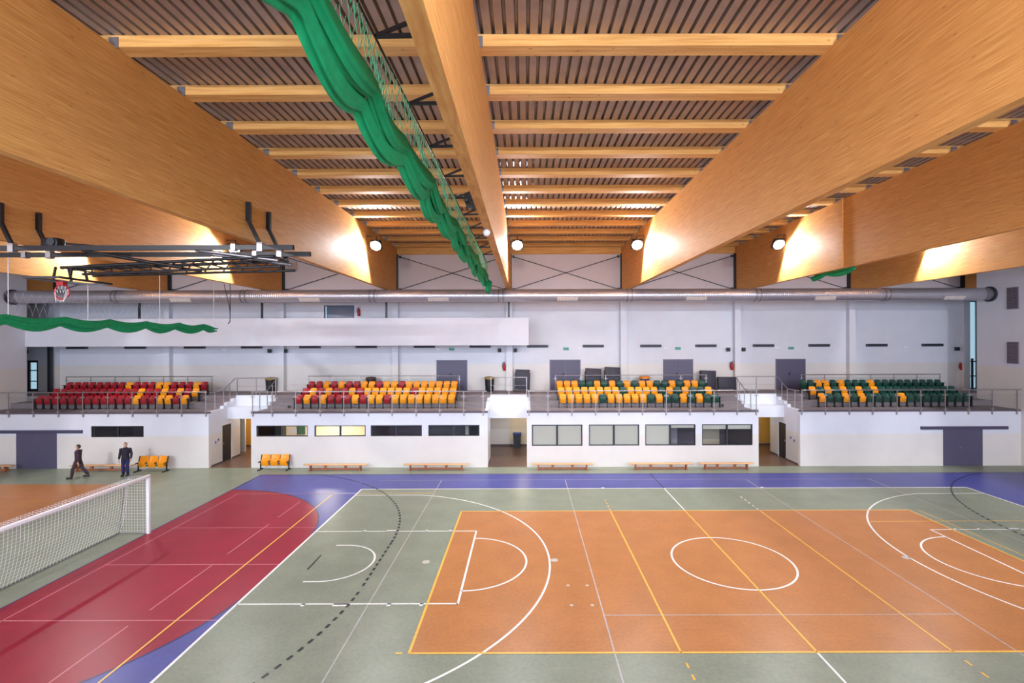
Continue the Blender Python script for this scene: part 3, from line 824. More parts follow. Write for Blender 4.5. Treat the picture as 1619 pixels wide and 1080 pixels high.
for a, c in STRIPS: window(a, c, 1.69, 2.29, YF+.03, (0, 0))
for (a, c), st in zip(BIGW, ((1, 1), (1, 1), (1, .15), (.22, .22))): window(a, c, 1.14, 2.29, YF+.03, st)
# rooms behind the windows
def room(name, x0, x1, key, lamp=None, y1=30.5, lw=90):
    b = MB(); y0 = YF+.2
    b.box(x0, x1, y1, y1+.1, 0, 2.7, key); b.box(x0-.1, x0, y0, y1+.1, 0, 2.7, key); b.box(x1, x1+.1, y0, y1+.1, 0, 2.7, key)
    b.box(x0-.1, x1+.1, y0, y1+.1, 2.7, 2.76, key)
    structure(b.build('wall_' + name))
    if lamp:
        t = thing('ceiling_panel_lamp', lamp, 'lamp', ((x0+x1)/2, (y0+y1)/2, 2.62))
        l = bpy.data.lights.new('room_light', 'AREA'); l.shape = 'RECTANGLE'; l.size = 1.3; l.size_y = .3; l.energy = lw; l.color = (1, .92, .76)
        lo = bpy.data.objects.new('room_light', l); COL.objects.link(lo); lo.parent = t; lo.location = (0, 0, -.03)
        MB().box(-.75, .75, -.2, .2, 0, .08, 'white').build('tray', t); MB().box(-.7, .7, -.17, .17, -.012, 0, 'roomlamp').build('diffuser', t)
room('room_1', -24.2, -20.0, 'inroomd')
room('room_2', -14.65, -8.5, 'inroom', lw=190, lamp= 'bright ceiling panel lamp in the room behind the two lit strip windows')
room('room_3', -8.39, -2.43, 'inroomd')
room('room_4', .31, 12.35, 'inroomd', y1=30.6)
# furniture seen through the windows
t = MB().box(-.25, .25, -.02, .02, 0, .5, 'green_cab').build('notice_board', loc=(-13.8, 30.46, 1.1)); tag(t, 'small dark green board on the wall of the lit room', 'board')
t = MB().box(-.18, .18, -.32, .32, 0, 2.0, 'anthracite').build('cupboard', loc=(-14.46, 29.25, 0)); tag(t, 'dark cupboard in the lit room behind the strip window', 'cupboard')
t = MB().box(-.3, .3, -.02, .02, 0, .35, 'sign').build('wall_notice', loc=(-14.3, 30.46, 1.15)); tag(t, 'white notice beside the dark cupboard in the lit room', 'notice')
t = MB(); t.box(-.55, .55, -.25, .25, 0, 2.3, 'inroom'); t = t.build('cupboard', loc=(11.2, 30.2, 0)); tag(t, 'pale tall cupboard in the room behind the fourth large window', 'cupboard')
t = MB(); t.box(-.6, .6, -.25, .25, 0, 2.0, 'sign'); t = t.build('cupboard', loc=(8.6, 30.2, 0)); tag(t, 'bluish tall cupboard in the room behind the third large window', 'cupboard')
t = MB(); t.box(-1.2, 1.2, -.05, .05, 0, .18, 'black'); t = t.build('wall_shelf', loc=(-3.9, 30.44, 1.9)); tag(t, 'dark wall shelf in the dim room left of the middle passage', 'shelf')

dn = [0]
def door_name():
    dn[0] += 1; return 'door_%d' % dn[0]
def double_door(x0, x1, z0, z1, y):
    b = MB(); f = .06
    b.box(x0, x0+f, y, y+.14, z0, z1, 'doorframe'); b.box(x1-f, x1, y, y+.14, z0, z1, 'doorframe'); b.box(x0+f, x1-f, y, y+.14, z1-f, z1, 'doorframe')
    o = structure(b.build(door_name())); xm = (x0+x1)/2
    MB().box(x0+f, xm-.004, y+.02, y+.07, z0+.01, z1-f, 'door').build('leaf', o); MB().box(xm+.004, x1-f, y+.02, y+.07, z0+.01, z1-f, 'door').build('leaf', o)
    h = MB(); h.box(xm-.1, xm-.05, y-.01, y+.02, z0+.9, z0+1.12, 'black'); h.tube((xm-.075, y-.05, z0+1.03), (xm-.075, y+.02, z0+1.03), .012, 'black', 8); h.tube((xm-.075, y-.05, z0+1.03), (xm-.2, y-.05, z0+1.03), .012, 'black', 8); h.build('handle', o)
for a, c in UD: double_door(a, c, Z3, 5.6, YB-.02)
def sliding_door(x0, x1, z1, rx0, rx1):
    b = MB(); b.box(x0, x1, YF+.02, YF+.1, .01, z1, 'door')
    o = structure(b.build(door_name()))
    MB().box((x0+x1)/2-.006, (x0+x1)/2+.006, YF+.012, YF+.02, .02, z1-.1, 'doorframe').build('leaf_joint', o)
    MB().box(rx0, rx1, YF-.09, YF-.001, z1-.06, z1+.1, 'bar').build('track_cover', o)
    MB().rbox(((x0+x1)/2-.12, YF+.005, 1.0), (.14, .03, .03), .01, 'galv').build('handle', o)
sliding_door(-27.59, -25.37, 1.98, -29.3, -23.96); sliding_door(22.63, 24.79, 2.04, 21.4, 26.1)
# dark doors in the passages
for (gx, s, y0, y1, zt) in ((GAPS[0][0], -1, 28.02, 28.9, 2.08), (GAPS[2][1], 1, 28.3, 29.12, 2.04)):
    b = MB(); xa, xb = sorted((gx+s*.03, gx+s*.08)); b.box(xa, xb, y0, y1, .01, zt, 'anthracite')
    o = structure(b.build(door_name()))
    MB().rbox((gx+s*.01, y0+.12, 1.05), (.05, .03, .12), .01, 'galv').build('handle', o)
# tall window at the right end and glazed door at the left end of the walkway
def tall_window(x0, x1, z0, z1, bars, f=.05):
    b = MB(); y = YB+.06; wn[0] += 1
    b.box(x0, x0+f, y, y+.08, z0, z1, 'anthracite'); b.box(x1-f, x1, y, y+.08, z0, z1, 'anthracite'); b.box(x0+f, x1-f, y, y+.08, z0, z0+f, 'anthracite'); b.box(x0+f, x1-f, y, y+.08, z1-f, z1, 'anthracite')
    for z in bars: b.box(x0+f, x1-f, y, y+.08, z-.03, z+.03, 'anthracite')
    o = structure(b.build('window_%d' % wn[0])); MB().box(x0+f, x1-f, y+.03, y+.036, z0+f, z1-f, 'winglass').build('pane', o)
tall_window(28.44, 29.32, 3.63, 9.3, (4.45, 5.4))
tall_window(-32.24, -31.5, 3.66, 5.65, (4.3, 5.0), .14)
tall_window(-13.0, -11.04, 8.1, 9.15, ())
wl = MB().box(-13.3, -10.7, YB+1.2, YB+1.3, 7.6, 9.6, 'inroomd').build('wall_gallery_room'); structure(wl)
t = MB().bar((0, 0, 0), (0, 0, 2.0), .09, .09, 'black').build('gate_post', loc=(28.2, 31.2, Z3)); tag(t, 'black steel post before the tall window at the right end', 'post')

# ---------------------------------------------------------------- wall devices
def wx(px): return (px-829.95)*31.95/782.23
bars = [(122, 0), (214, 0), (308, 0), (398, 0), (490, 0), (579, 0), (671, 0), (759, 0), (850, 1), (938, 1), (1029, 1), (1116, 1), (1207, 1), (1295, 1), (1386, 1), (1474, 1)]
for k, (p, r) in enumerate(bars):
    b = MB(); b.rbox((0, -.06, 0), (1.36, .12, .17), .02, 'bar'); b.box(-.6, .6, -.125, -.118, -.06, .06, 'anthracite')  # bar-shaped fixture of undetermined use
    t = b.build('wall_bar_lamp', loc=(wx(p), YB-.001, 6.47))
    place = '%s of the row from the left' % ORD[k] if k < 8 else '%s of the row from the right' % ORD[15-k]
    tag(t, 'dark grey bar fixture high on the back wall, ' + place, 'wall lamp', 'bar fixtures on the back wall')
for p, nm in ((714, 'above the door left of the middle passage'), (895, 'above the second upper door'), (1072, 'above the third upper door'), (1251, 'above the upper door by the right stairs')):
    t = MB().rbox((0, -.04, 0), (.34, .08, .17), .015, 'teal').build('exit_sign', loc=(wx(p), YB-.001, 6.3)); tag(t, 'small green exit sign ' + nm, 'exit sign', 'exit signs on the back wall')
for p, nm in ((354, 'fourth bar fixture'), (693, 'seventh bar fixture'), (916, 'second upper door'), (1052, 'third upper door'), (1228, 'upper door by the right stairs'), (1432, 'two rightmost bar fixtures')):
    b = MB(); b.rbox((0, -.03, 0), (.3, .06, .13), .02, 'white'); t = b.build('emergency_lamp', loc=(wx(p), YB-.001, 6.32)); tag(t, 'small white emergency lamp on the back wall near the ' + nm, 'lamp', 'emergency lamps')
for p, nm in ((44, 'at the far left corner'), (428, 'left of the second pilaster'), (453, 'right of the second pilaster'), (790, 'left of the middle pilaster'), (815, 'right of the middle pilaster'), (1150, 'left of the pilaster by the right stairs'), (1174, 'right of the pilaster by the right stairs'), (1510, 'by the tall window')):
    t = thing('loudspeaker', 'small dark loudspeaker on the back wall ' + nm, 'loudspeaker', (wx(p), YB-.001, 6.22), 0, 'small wall loudspeakers')
    MB().rbox((0, -.2, 0), (.2, .2, .24), .03, 'blackp').build('cabinet', t); MB().bar((0, -.12, 0), (0, 0, .04), .04, .04, 'galv').build('bracket', t)
for p, z, nm in ((88, 5.15, 'beside the black column at the left'), (797, 5.2, 'beside the middle pilaster'), (1156, 5.2, 'beside the pilaster left of the right stairs'), (1518, 5.15, 'beside the tall window on the right'), (568, 8.75, 'in the upper gallery beside the window')):
    t = thing('fire_extinguisher', 'red fire extinguisher on the back wall ' + nm, 'fire extinguisher', (wx(p), YB-.14 if z < 8 else YB-.14, z-.3), 0, 'fire extinguishers')
    MB().lathe([(.07, 0), (.085, .02), (.085, .38), (.05, .46), (.03, .48)], (0, 0, 0), 'red_paint', 14).build('cylinder', t)
    v = MB(); v.lathe([(.025, .48), (.025, .56)], (0, 0, 0), 'black', 10); v.bar((0, 0, .55), (.13, 0, .58), .03, .02, 'black'); v.build('valve', t)
    h = MB(); h.path([(-.02, 0, .54), (-.11, 0, .5), (-.12, 0, .15)], .012, 'black', 6); h.build('hose', t)
    MB().box(-.05, .05, .08, .138, .1, .35, 'red_paint').build('wall_bracket', t)
for z, nm in ((9.1, 'upper'), (6.1, 'lower')):
    t = thing('wall_grille', nm + ' grey ventilation grille on the right side wall', 'grille', (XR, 27.2, z), 0, 'grilles on the right wall')
    MB().box(-.05, -.001, -.32, .32, -.6, .6, 'grille').build('frame', t)
    for k in range(14):
        for q in (-1, 1): MB().box(-.065, -.05, q*.155-.135, q*.155+.135, -.55+k*.08, -.50+k*.08, 'grille_d').build('slat', t)
# signs in the passages
for gx, s, ys in ((GAPS[0][0]+.001, 1, (27.4, 27.65)), (GAPS[2][1]-.001, -1, (27.4, 27.75))):
    for k, y in enumerate(ys):
        b = MB(); x0, x1 = sorted((0, s*.006)); b.box(x0, x1, -.1, .1, -.14, .14, 'sign'); x0, x1 = sorted((s*.006, s*.008)); b.box(x0, x1, -.05, .05, -.04, .07, 'jeans')
        t = b.build('wall_sign', loc=(gx, y, 1.25+.1*k)); tag(t, 'small pictogram sign in the %s passage, %s of two' % ('left' if s > 0 else 'right', ['front one', 'rear one'][k]), 'sign', 'pictogram signs')

# ---------------------------------------------------------------- things on the walkway
def folded_table(x0, x1, z1, lean, label):
    w = x1-x0; h = z1-Z3; t = thing('folded_table', label, 'table', ((x0+x1)/2, 31.35, Z3), 0, 'folded dark tables on the walkway')
    R = Matrix.Rotation(radians(lean), 3, 'Y') @ Matrix.Rotation(radians(-4), 3, 'X')
    for k, yy in enumerate((-.13, .1)):
        MB().rbox(R @ Vector((0, yy, h/2+.07)), (w-.12, .03, h-.14), .01, 'table', 2, R).build('table_half', t)
    f = MB()
    for xx in (-w/2+.04, w/2-.04):
        f.bar((xx, -.2, .07), (xx, .2, .07), .04, .04, 'black'); f.bar((xx, 0, .07), R @ Vector((xx, 0, h*.86)), .035, .035, 'black')
    f.bar((-w/2+.04, 0, .12), (w/2-.04, 0, .12), .035, .035, 'black')
    f.build('undercarriage', t)
    for xx in (-w/2+.04, w/2-.04):
        for yy in (-.2, .2): MB().tube((xx-.015, yy, .05), (xx+.015, yy, .05), .05, 'blackp', 12).build('castor', t)
folded_table(-.7, .32, 5.0, 2, 'folded dark table above the middle passage')
folded_table(3.72, 4.82, 5.06, 2.5, 'folded dark table right of the second upper door')
folded_table(4.95, 6.02, 5.14, 2.5, 'taller folded dark table before the pilaster, second from the door')
folded_table(11.02, 12.1, 4.9, 2, 'folded dark table just right of the third upper door')
folded_table(12.16, 13.4, 4.5, 0, 'low wide folded dark table left of the right stair rail')
def litter_bin(x, label, body, lid, y=31.3, z=Z3):
    t = thing('litter_bin', label, 'bin', (x, y, z), 0, 'litter bins')
    MB().lathe([(.22, 0), (.26, .1), (.30, .78)], (0, 0, 0), body, 20).build('body', t)
    MB().lathe([(.32, .78), (.33, .84), (.29, .92), (.1, .95)], (0, 0, 0), lid, 20).build('lid', t)
litter_bin(-16.1, 'black litter bin with an olive lid by the left stairs', 'blackp', 'olive')
litter_bin(-2.25, 'black litter bin with an olive lid left of the middle passage', 'blackp', 'olive')
litter_bin(-9.75, 'dark bin topped in brown behind the red and amber seats', 'blackp', 'brown_p')
litter_bin(7.56, 'blue bin with an orange lid behind the amber and green seats', 'blue_p', 'orange_p')
t = thing('waste_bin', 'dark blue waste bin at the end of the middle passage', 'bin', (-.52, 31.6, .006))
MB().prism([(-.2, 0), (.2, 0), (.25, .85), (-.25, .85)], -.22, .22, 'anthracite').build('body', t); MB().rbox((0, 0, .89), (.54, .5, .08), .02, 'blue_p').build('lid', t)

# ---------------------------------------------------------------- football goal
GXp, GY0, GY1, GH = CX-20+.06, 12.5, 17.74, 2.06
gt = thing('football_goal', 'white goal with net standing on the edge of the red area', 'goal', (GXp, (GY0+GY1)/2, .0)); hw = (GY1-GY0)/2
for s in (-1, 1):
    MB().rbox((0, s*hw, GH/2), (.1, .1, GH), .014, 'white').build('post', gt)
MB().rbox((0, 0, GH), (.1, hw*2+.1, .1), .014, 'white').build('crossbar', gt)
for s in (-1, 1):
    MB().path([(0, s*hw, GH), (-.75, s*hw, GH-.02), (-.84, s*hw, GH-.2), (-1.05, s*hw, .03), (0, s*hw, .03)], .018, 'galv', 8).build('net_support', gt)
MB().tube((-1.05, -hw, .03), (-1.05, hw, .03), .022, 'anthracite', 8).build('ground_bar', gt)
nb = MB()
def cordl(p, q, r=.0036): nb.tube(p, q, r, 'cord', 4, cap=False)
# back panel with a sag, square meshes
def netp(u, v):   # u across 0..1, v from crossbar down the back 0..1
    y = -hw + u*2*hw
    if v < .27: k = v/.27; x = -.75*k; z = GH-.03-.05*k - .12*sin(pi*k)*(.4+.6*sin(pi*u)**2)
    else: k = (v-.27)/.73; x = -.75-.28*k + .10*sin(pi*k); z = (GH-.08)*(1-k)+.03
    return (x, y, z)
NU, NV = 46, 26
for i in range(NU+1):
    for j in range(NV): cordl(netp(i/NU, j/NV), netp(i/NU, (j+1)/NV))
for j in range(NV+1):
    for i in range(0, NU, 2): cordl(netp(i/NU, j/NV), netp((i+2)/NU, j/NV))
for s in (-1, 1):
    for k in range(1, 20):
        z = GH*k/20; xb = -.75-.30*(1-z/GH) if z < GH-.2 else -.75; cordl((0, s*hw, z), (xb, s*hw, z))
    for k in range(1, 10):
        x = -1.0*k/10; zt = GH-.02 if x > -.76 else (GH-.2)*(1-(-x-.78)/.28); cordl((x, s*hw, .03), (x, s*hw, max(.1, zt)))
nb.build('net', gt, fix=False)

# ---------------------------------------------------------------- folded basketball backstop under the roof
bt = thing('basketball_backstop', 'black folded-up basketball frame with red hoop hanging from beams at left', 'basketball frame', (0, 0, 0))
YA, YBb, ZA = 14.6, 15.75, 9.66
for y in (YA, YBb):
    MB().bar((-17.4, y, ZA), (-6.82, y, ZA), .11, .14, 'black').build('carrier_bar', bt)
for bx in (BX[3], BX[2]):
    for y in (YA, YBb):
        h = MB(); xf = bx+.11; h.bar((xf+.06, y, 11.0), (xf+.06, y, 10.45), .14, .1, 'black'); h.bar((xf+.06, y, 10.47), (xf+.42, y, ZA+.05), .09, .09, 'black')
        h.bar((xf+.42, y, ZA+.14), (xf+.42, y, ZA-.12), .16, .16, 'galv'); h.build('hanger', bt)
        c = MB(); c.bar((bx-.25, y, ZA+.1), (bx-.25, y, ZA-.1), .14, .16, 'galv'); c.build('clamp', bt)
# hinged mast folded up towards the left: two chords with lattice
hx = -7.45
for y0, y1 in ((14.72, 15.0), (15.62, 15.35)):
    MB().tube((hx, y0, 9.42), (-14.05, y1, 9.14), .05, 'black', 10).build('mast_tube', bt)
    MB().tube((hx+.2, y0, 9.12), (-13.4, y1, 8.94), .04, 'black', 10).build('mast_tube', bt)
lt = MB()
n = 11
for k in range(n):
    a = k/n; c = (k+1)/n
    def pt(t, side, low):
        y0, y1 = ((14.72, 15.0), (15.62, 15.35))[side]; x0, z0, x1, z1 = (hx, 9.42, -14.05, 9.14) if not low else (hx+.2, 9.12, -13.4, 8.94)
        return (x0+(x1-x0)*t, y0+(y1-y0)*t, z0+(z1-z0)*t)
    lt.tube(pt(a, 0, 0), pt(c, 1, 0), .025, 'black', 6); lt.tube(pt(a, 0, 1), pt(c, 0, 0), .022, 'black', 6); lt.tube(pt(a, 1, 0), pt(c, 1, 1), .022, 'black', 6); lt.tube(pt(a, 0, 0), pt(a, 1, 0), .022, 'black', 6)
lt.build('lattice', bt)
for y in (YA+.15, YBb-.15):
    MB().tube((-13.2, y, 9.62), (-10.2, y, 9.1), .04, 'black', 8).build('folding_strut', bt); MB().tube((hx+.1, y, 9.3), (-9.8, y, 9.62), .05, 'galv', 8).build('folding_strut', bt)
w = MB(); w.rbox((-14.15, 14.85, 9.87), (.5, .3, .26), .04, 'black'); w.tube((-14.05, 14.65, 9.87), (-14.05, 15.05, 9.87), .12, 'anthracite', 12); w.tube((-13.8, 14.9, 9.85), (-12.6, 14.95, 9.75), .03, 'black', 8)
w.build('winch', bt)
bb = MB(); bb.rbox((-13.95, 15.18, 8.74), (1.05, 1.8, .03), .01, 'glass'); board = bb.build('backboard', bt)
fr = MB()
for y in (14.28, 16.08): fr.bar((-14.47, y, 8.76), (-13.42, y, 8.76), .05, .06, 'black')
for x in (-14.47, -13.42): fr.bar((x, 14.28, 8.76), (x, 16.08, 8.76), .05, .06, 'black')
for x in (-14.2, -13.7): fr.bar((x, 14.9, 8.78), (x, 14.98, 9.16), .05, .05, 'black'); fr.bar((x, 15.5, 8.78), (x, 15.4, 9.16), .05, .05, 'black')
fr.build('board_frame', board)
rg = MB(); rx, rz = -14.2, 8.42
rg.torus((rx, 15.18, rz), .225, .022, 'red_paint', 'y', 28, 8); rg.box(rx-.1, rx+.1, 15.1, 15.26, rz+.2, 8.73, 'red_paint')
ring = rg.build('hoop', bt)
nn = MB()
for k in range(12):
    a = 2*pi*k/12; p = (rx+.225*cos(a), 15.18, rz+.225*sin(a)); zb = rz-.27-.05*(k % 2)
    q = (rx+.17*cos(a), 15.13, min(p[2]-.08, rz-.10+.08*sin(a))); r = (rx+.12*cos(a), 15.10, zb)
    nn.tube(p, q, .004, 'cord', 4)
    if sin(a) < .5: nn.tube(q, r, .004, 'cord', 4)
    a2 = a+pi/6; nn.tube(q, (rx+.225*cos(a2), 15.18, rz+.225*sin(a2)), .0035, 'cord', 4)
nn.build('hoop_net', ring)
# cables dropping from the frame
t = MB(); t.path([(0, 0, 0), (.02, 0, -.5), (.0, 0, -2.0), (-.1, 0, -2.15)], .022, 'black', 6); t.path([(-.32, 0, -.05), (-.05, 0, -1.15), (0, 0, -1.6)], .018, 'black', 6)
t = t.build('hanging_cable', loc=(BX[2]+.09, 26.1, ZB)); tag(t, 'black cable dangling under the frame before the duct', 'cable')

# ---------------------------------------------------------------- divider curtains
def drape(b, x, y0, y1, zc, hgt, wid, per, sag, key='fabric', seed=0, taper_end=True, n=220):
    """gathered bundle of cloth running along Y: a folded cross-section swept with scallops"""
    rnd = random.Random(seed); ring = 36; V = []; F = []
    ph = [rnd.uniform(0, 6.28) for _ in range(6)]
    for i in range(n+1):
        t = i/n; y = y0+(y1-y0)*t
        s = abs(sin(pi*(y-y0)/per)); drop = sag*s
        env = 1.0
        if taper_end and t > .965: env = max(.25, (1-t)/.035)
        for j in range(ring):
            a = 2*pi*j/ring
            fold = 1+.20*sin(3*a+ph[0]+y*.16)+.17*sin(7*a+ph[1]-y*.22)+.05*sin(4*a+y*2.3)
            xx = x + wid/2*env*cos(a)*fold + .05*sin(y*1.3+ph[2])
            zz = zc - drop + hgt/2*env*sin(a)*(fold*.75+.25)*(.85+.3*s)
            V.append((xx, y, zz))
    for i in range(n):
        for j in range(ring): F.append((i*ring+j, i*ring+(j+1) % ring, (i+1)*ring+(j+1) % ring, (i+1)*ring+j))
    F.append(list(range(ring))[::-1]); F.append([n*ring+j for j in range(ring)])
    b.add(V, F, key, True)
def curtain(x, y0, y1, z, bx, label, seed, zrail=11.1, key_net='gnet', nets=True, brk=True, hgt=.56, wid=.31, sag=.18, netstep=.2, net_top=None, tail=None, rn=.006):
    t = thing('divider_curtain', label, 'curtain', (x, 0, 0), 0, 'rolled-up green divider curtains')
    b = MB(); drape(b, -.065*wid/.36, y0, y1, z-.13*hgt, hgt*.72, wid*.60, 1.95, sag, seed=seed)
    drape(b, .2*wid, y0, y1, z+.19*hgt, hgt*.62, wid*.55, 1.95, sag*.85, seed=seed+5)
    if tail:
        drape(b, 0.02, y1-.5, y1+.35, z-.25, .85, .3, 9, 0, seed=seed+9, taper_end=False, n=14)
    b.build('fabric', t)
    nt = net_top if net_top else zrail
    if nets:
        nb = MB(); zl = z+.12; H = nt-zl; k = max(2, int(H/netstep)); y = y0
        while y < y1-.3:
            for q in range(k):
                z0 = zl+H*q/k; z1 = zl+H*(q+1)/k; d = netstep*.5
                w0 = .10*sin(y*2.1+q)*(1-q/k)
                nb.tube((w0, y+(d if q % 2 else 0), z0), (w0, y+(0 if q % 2 else d), z1), rn, key_net, 3, cap=False)
                nb.tube((w0, y+(d if q % 2 else 2*d), z0), (w0, y+(2*d if q % 2 else d), z1), rn, key_net, 3, cap=False)
            y += netstep
        nb.build('net', t, fix=False)
    if brk:
        s = 1 if bx > x else -1; dx = bx-s*.11-x
        MB().tube((0, y0, zrail), (0, y1, zrail), .018, 'black', 6).build('carrier_rope', t)
        yy = 6.8-1.95*2
        while yy < y1-1:
            q = MB(); q.bar((0, yy, zrail), (dx, yy, zrail+.02), .05, .05, 'black'); q.bar((0, yy, zrail), (dx, yy, zrail+.38), .045, .045, 'black'); q.box(dx-.02*s if s > 0 else dx, dx if s > 0 else dx+.02, yy-.06, yy+.06, zrail-.05, zrail+.45, 'black')
            q.build('bracket', t); yy += 1.95
    return t
t = curtain(-2.05, 2.5, 26.9, 10.1, BX[4], 'rolled green curtain hanging along the centre beam', 3, tail=True)
m = MB(); m.rbox((0, 0, 0), (.5, .7, .3), .05, 'black'); m.tube((0, -.5, -.02), (0, .5, -.02), .14, 'anthracite', 14); m.path([(0, -.4, .1), (.3, -.2, .35), (.5, .1, .2)], .02, 'black', 6); m.path([(0, .4, .0), (.25, .9, -.1), (.1, 1.3, -.05), (.3, 1.6, -.1)], .018, 'black', 6); m.build('winding_motor', t, (.45, 15.4, 11.25))
curtain(-16.6, 8, 26.7, 7.62, BX[2], 'rolled green curtain low above the left goal, white net over it', 11, zrail=11.1, key_net='cord', hgt=.34, wid=.26, sag=.16, net_top=8.5, brk=False, netstep=.3, rn=.0022)
t = curtain(14.78, 22.2, 25.4, 10.12, BX[6], 'rolled green curtain peeping below the battened beam on the right', 21, hgt=.28, wid=.24, sag=.12, nets=False)
lc = bpy.data.objects
# lift cords and rail of the left curtain
lt = [o for o in bpy.data.objects if o.name.startswith('divider_curtain') and 'low above' in o.get('label', '')][0]
for y in (15.9, 18.8, 22.5, 26.4): MB().tube((0, y, 7.7), (0, y, 11.2), .012, 'cord', 6).build('lift_cord', lt)
MB().tube((0, 8, 11.1), (0, 26.7, 11.1), .02, 'black', 6).build('carrier_rope', lt)
for y in (9.9, 13.8, 17.7, 21.6, 25.5):
    q = MB(); q.bar((0, y, 11.1), (16.6+BX[2]-.11, y, 11.12), .05, .05, 'black'); q.bar((0, y, 11.1), (16.6+BX[2]-.11, y, 11.5), .045, .045, 'black'); q.build('bracket', lt)
t = thing('ball', 'white ball stuck under the centre beam beside the curtain', 'ball', (-1.03, 13.4, ZB-.19)); 
MB().sphere((0, 0, .08), .1, 'white', 16).build('shell', t)

# ---------------------------------------------------------------- people
def skinmesh(nodes, edges, root):
    names = list(nodes); me = bpy.data.meshes.new('tmp'); me.from_pydata([nodes[n][0] for n in names], [(names.index(a), names.index(c)) for a, c in edges], [])
    o = bpy.data.objects.new('tmp', me); COL.objects.link(o)
    md = o.modifiers.new('s', 'SKIN'); md.use_smooth_shade = True
    for i, n in enumerate(names):
        r = nodes[n][1]; sv = me.skin_vertices[0].data[i]; sv.radius = (r, r) if not isinstance(r, tuple) else r; sv.use_root = (n == root)
    sd = o.modifiers.new('d', 'SUBSURF'); sd.levels = 2; sd.render_levels = 2
    dg = bpy.context.evaluated_depsgraph_get(); ev = o.evaluated_get(dg); m2 = bpy.data.meshes.new_from_object(ev)
    bpy.data.objects.remove(o); bpy.data.meshes.remove(me)
    return m2
def add_mesh(b, me, key):
    b.add([v.co[:] for v in me.vertices], [list(p.vertices) for p in me.polygons], key, True)
def person(loc, rotz, label, stride, top, legs_key, hair, h=1.72):
    t = thing('person', label, 'person', loc, rotz)       # faces -Y
    s = stride; k = h/1.72
    J = {}
    J['pelvis'] = (0, 0, .93); J['spine'] = (0, -.01, 1.12); J['chest'] = (0, .0, 1.30); J['neck'] = (0, .0, 1.46); J['head0'] = (0, -.01, 1.53)
    for sd, q in ((-1, 'l'), (1, 'r')):
        f = s*sd
        J['hip'+q] = (sd*.09, 0, .88); J['knee'+q] = (sd*.095, -.03-.16*f, .48+(.02 if f < 0 else 0)); J['ank'+q] = (sd*.10, .02-.26*f+(.10 if f < 0 else 0), .09+(.05 if f < 0 and s else 0)); J['toe'+q] = (sd*.115, -.13-.26*f+(.10 if f < 0 else 0), .045+(.0 if f < 0 else 0))
        J['sh'+q] = (sd*.18, .01, 1.40); J['elb'+q] = (sd*.25, .04+.10*f, 1.12); J['wri'+q] = (sd*.25, -.06+.18*f, .88); J['palm'+q] = (sd*.25, -.075+.2*f, .82)
        hb = Vector(J['palm'+q]); dn = (hb-Vector(J['wri'+q])).normalized()
        for fi, (off, ln) in enumerate(((-.030, .068), (-.010, .078), (.010, .073), (.030, .058))):
            J['f%d%s' % (fi, q)] = tuple(hb+Vector((0, off, 0))+dn*.04); J['g%d%s' % (fi, q)] = tuple(hb+Vector((-sd*.008, off*1.1, 0))+dn*(.04+ln*.55)); J['e%d%s' % (fi, q)] = tuple(hb+Vector((-sd*.026, off*1.1, 0))+dn*(.035+ln))
        J['th%s' % q] = tuple(hb+Vector((-sd*.01, -.04, .02))); J['ti%s' % q] = tuple(hb+Vector((-sd*.025, -.06, -.03)))
    P = {n: tuple(c*k for c in v) for n, v in J.items()}
    rad = {'pelvis': (.13, .09), 'spine': (.11, .08), 'chest': (.13, .085), 'neck': .055, 'head0': .055}
    for q in 'lr':
        rad.update({'hip'+q: .085, 'knee'+q: .058, 'ank'+q: .040, 'toe'+q: .032, 'sh'+q: .058, 'elb'+q: .042, 'wri'+q: .028, 'palm'+q: (.016, .036), 'th'+q: .011, 'ti'+q: .009})
        for fi in range(4): rad.update({'f%d%s' % (fi, q): .0095, 'g%d%s' % (fi, q): .0085, 'e%d%s' % (fi, q): .0075})
    E = [('pelvis','spine'),('spine','chest'),('chest','neck'),('neck','head0')]
    for q in 'lr':
        E += [('pelvis','hip'+q),('hip'+q,'knee'+q),('knee'+q,'ank'+q),('ank'+q,'toe'+q),('chest','sh'+q),('sh'+q,'elb'+q),('elb'+q,'wri'+q),('wri'+q,'palm'+q),('palm'+q,'th'+q),('th'+q,'ti'+q)]
        for fi in range(4): E += [('palm'+q,'f%d%s' % (fi, q)),('f%d%s' % (fi, q),'g%d%s' % (fi, q)),('g%d%s' % (fi, q),'e%d%s' % (fi, q))]
    b = MB(); add_mesh(b, skinmesh({n: (P[n], rad[n]) for n in P}, E, 'pelvis'), 'skin')
    # head with face
    hz = 1.615*k; hd = MB(); hd.sphere((0, 0, 0), 1, 'skin', 28)
    V = []
    for (x, y, z) in hd.v:
        X, Y, Z = x*.076, y*.095, z*.118
        if Z < 0: X *= 1-.28*(-Z/.118)**1.3; Y = Y*(1-.12*(-Z/.118)) - (.012 if Y < 0 else 0)*(-Z/.118)
        if Y < 0:
            nz = math.exp(-((X/.014)**2+((Z+.018)/.024)**2)); Y -= .024*nz
            Y += .010*math.exp(-(((abs(X)-.032)/.016)**2+((Z-.012)/.012)**2)); Y -= .005*math.exp(-((X/.024)**2+((Z+.056)/.008)**2)); Y -= .008*math.exp(-((X/.022)**2+((Z+.098)/.016)**2))
        V.append((X, Y-.005, Z+hz))
    b.add(V, hd.f, 'skin', True)
    for sd in (-1, 1):
        b.sphere((sd*.032, -.082, hz+.012), .012, 'eye', 8); b.sphere((sd*.078, .008, hz-.005), .03, 'skin', 10, (.35, .7, 1))
    b.box(-.022, .022, -.098, -.09, hz-.060, hz-.055, 'brown_p')
    b.build('body', t, fix=False)
    hr = MB(); hs = MB(); hs.sphere((0, 0, 0), 1, hair, 24); V = []
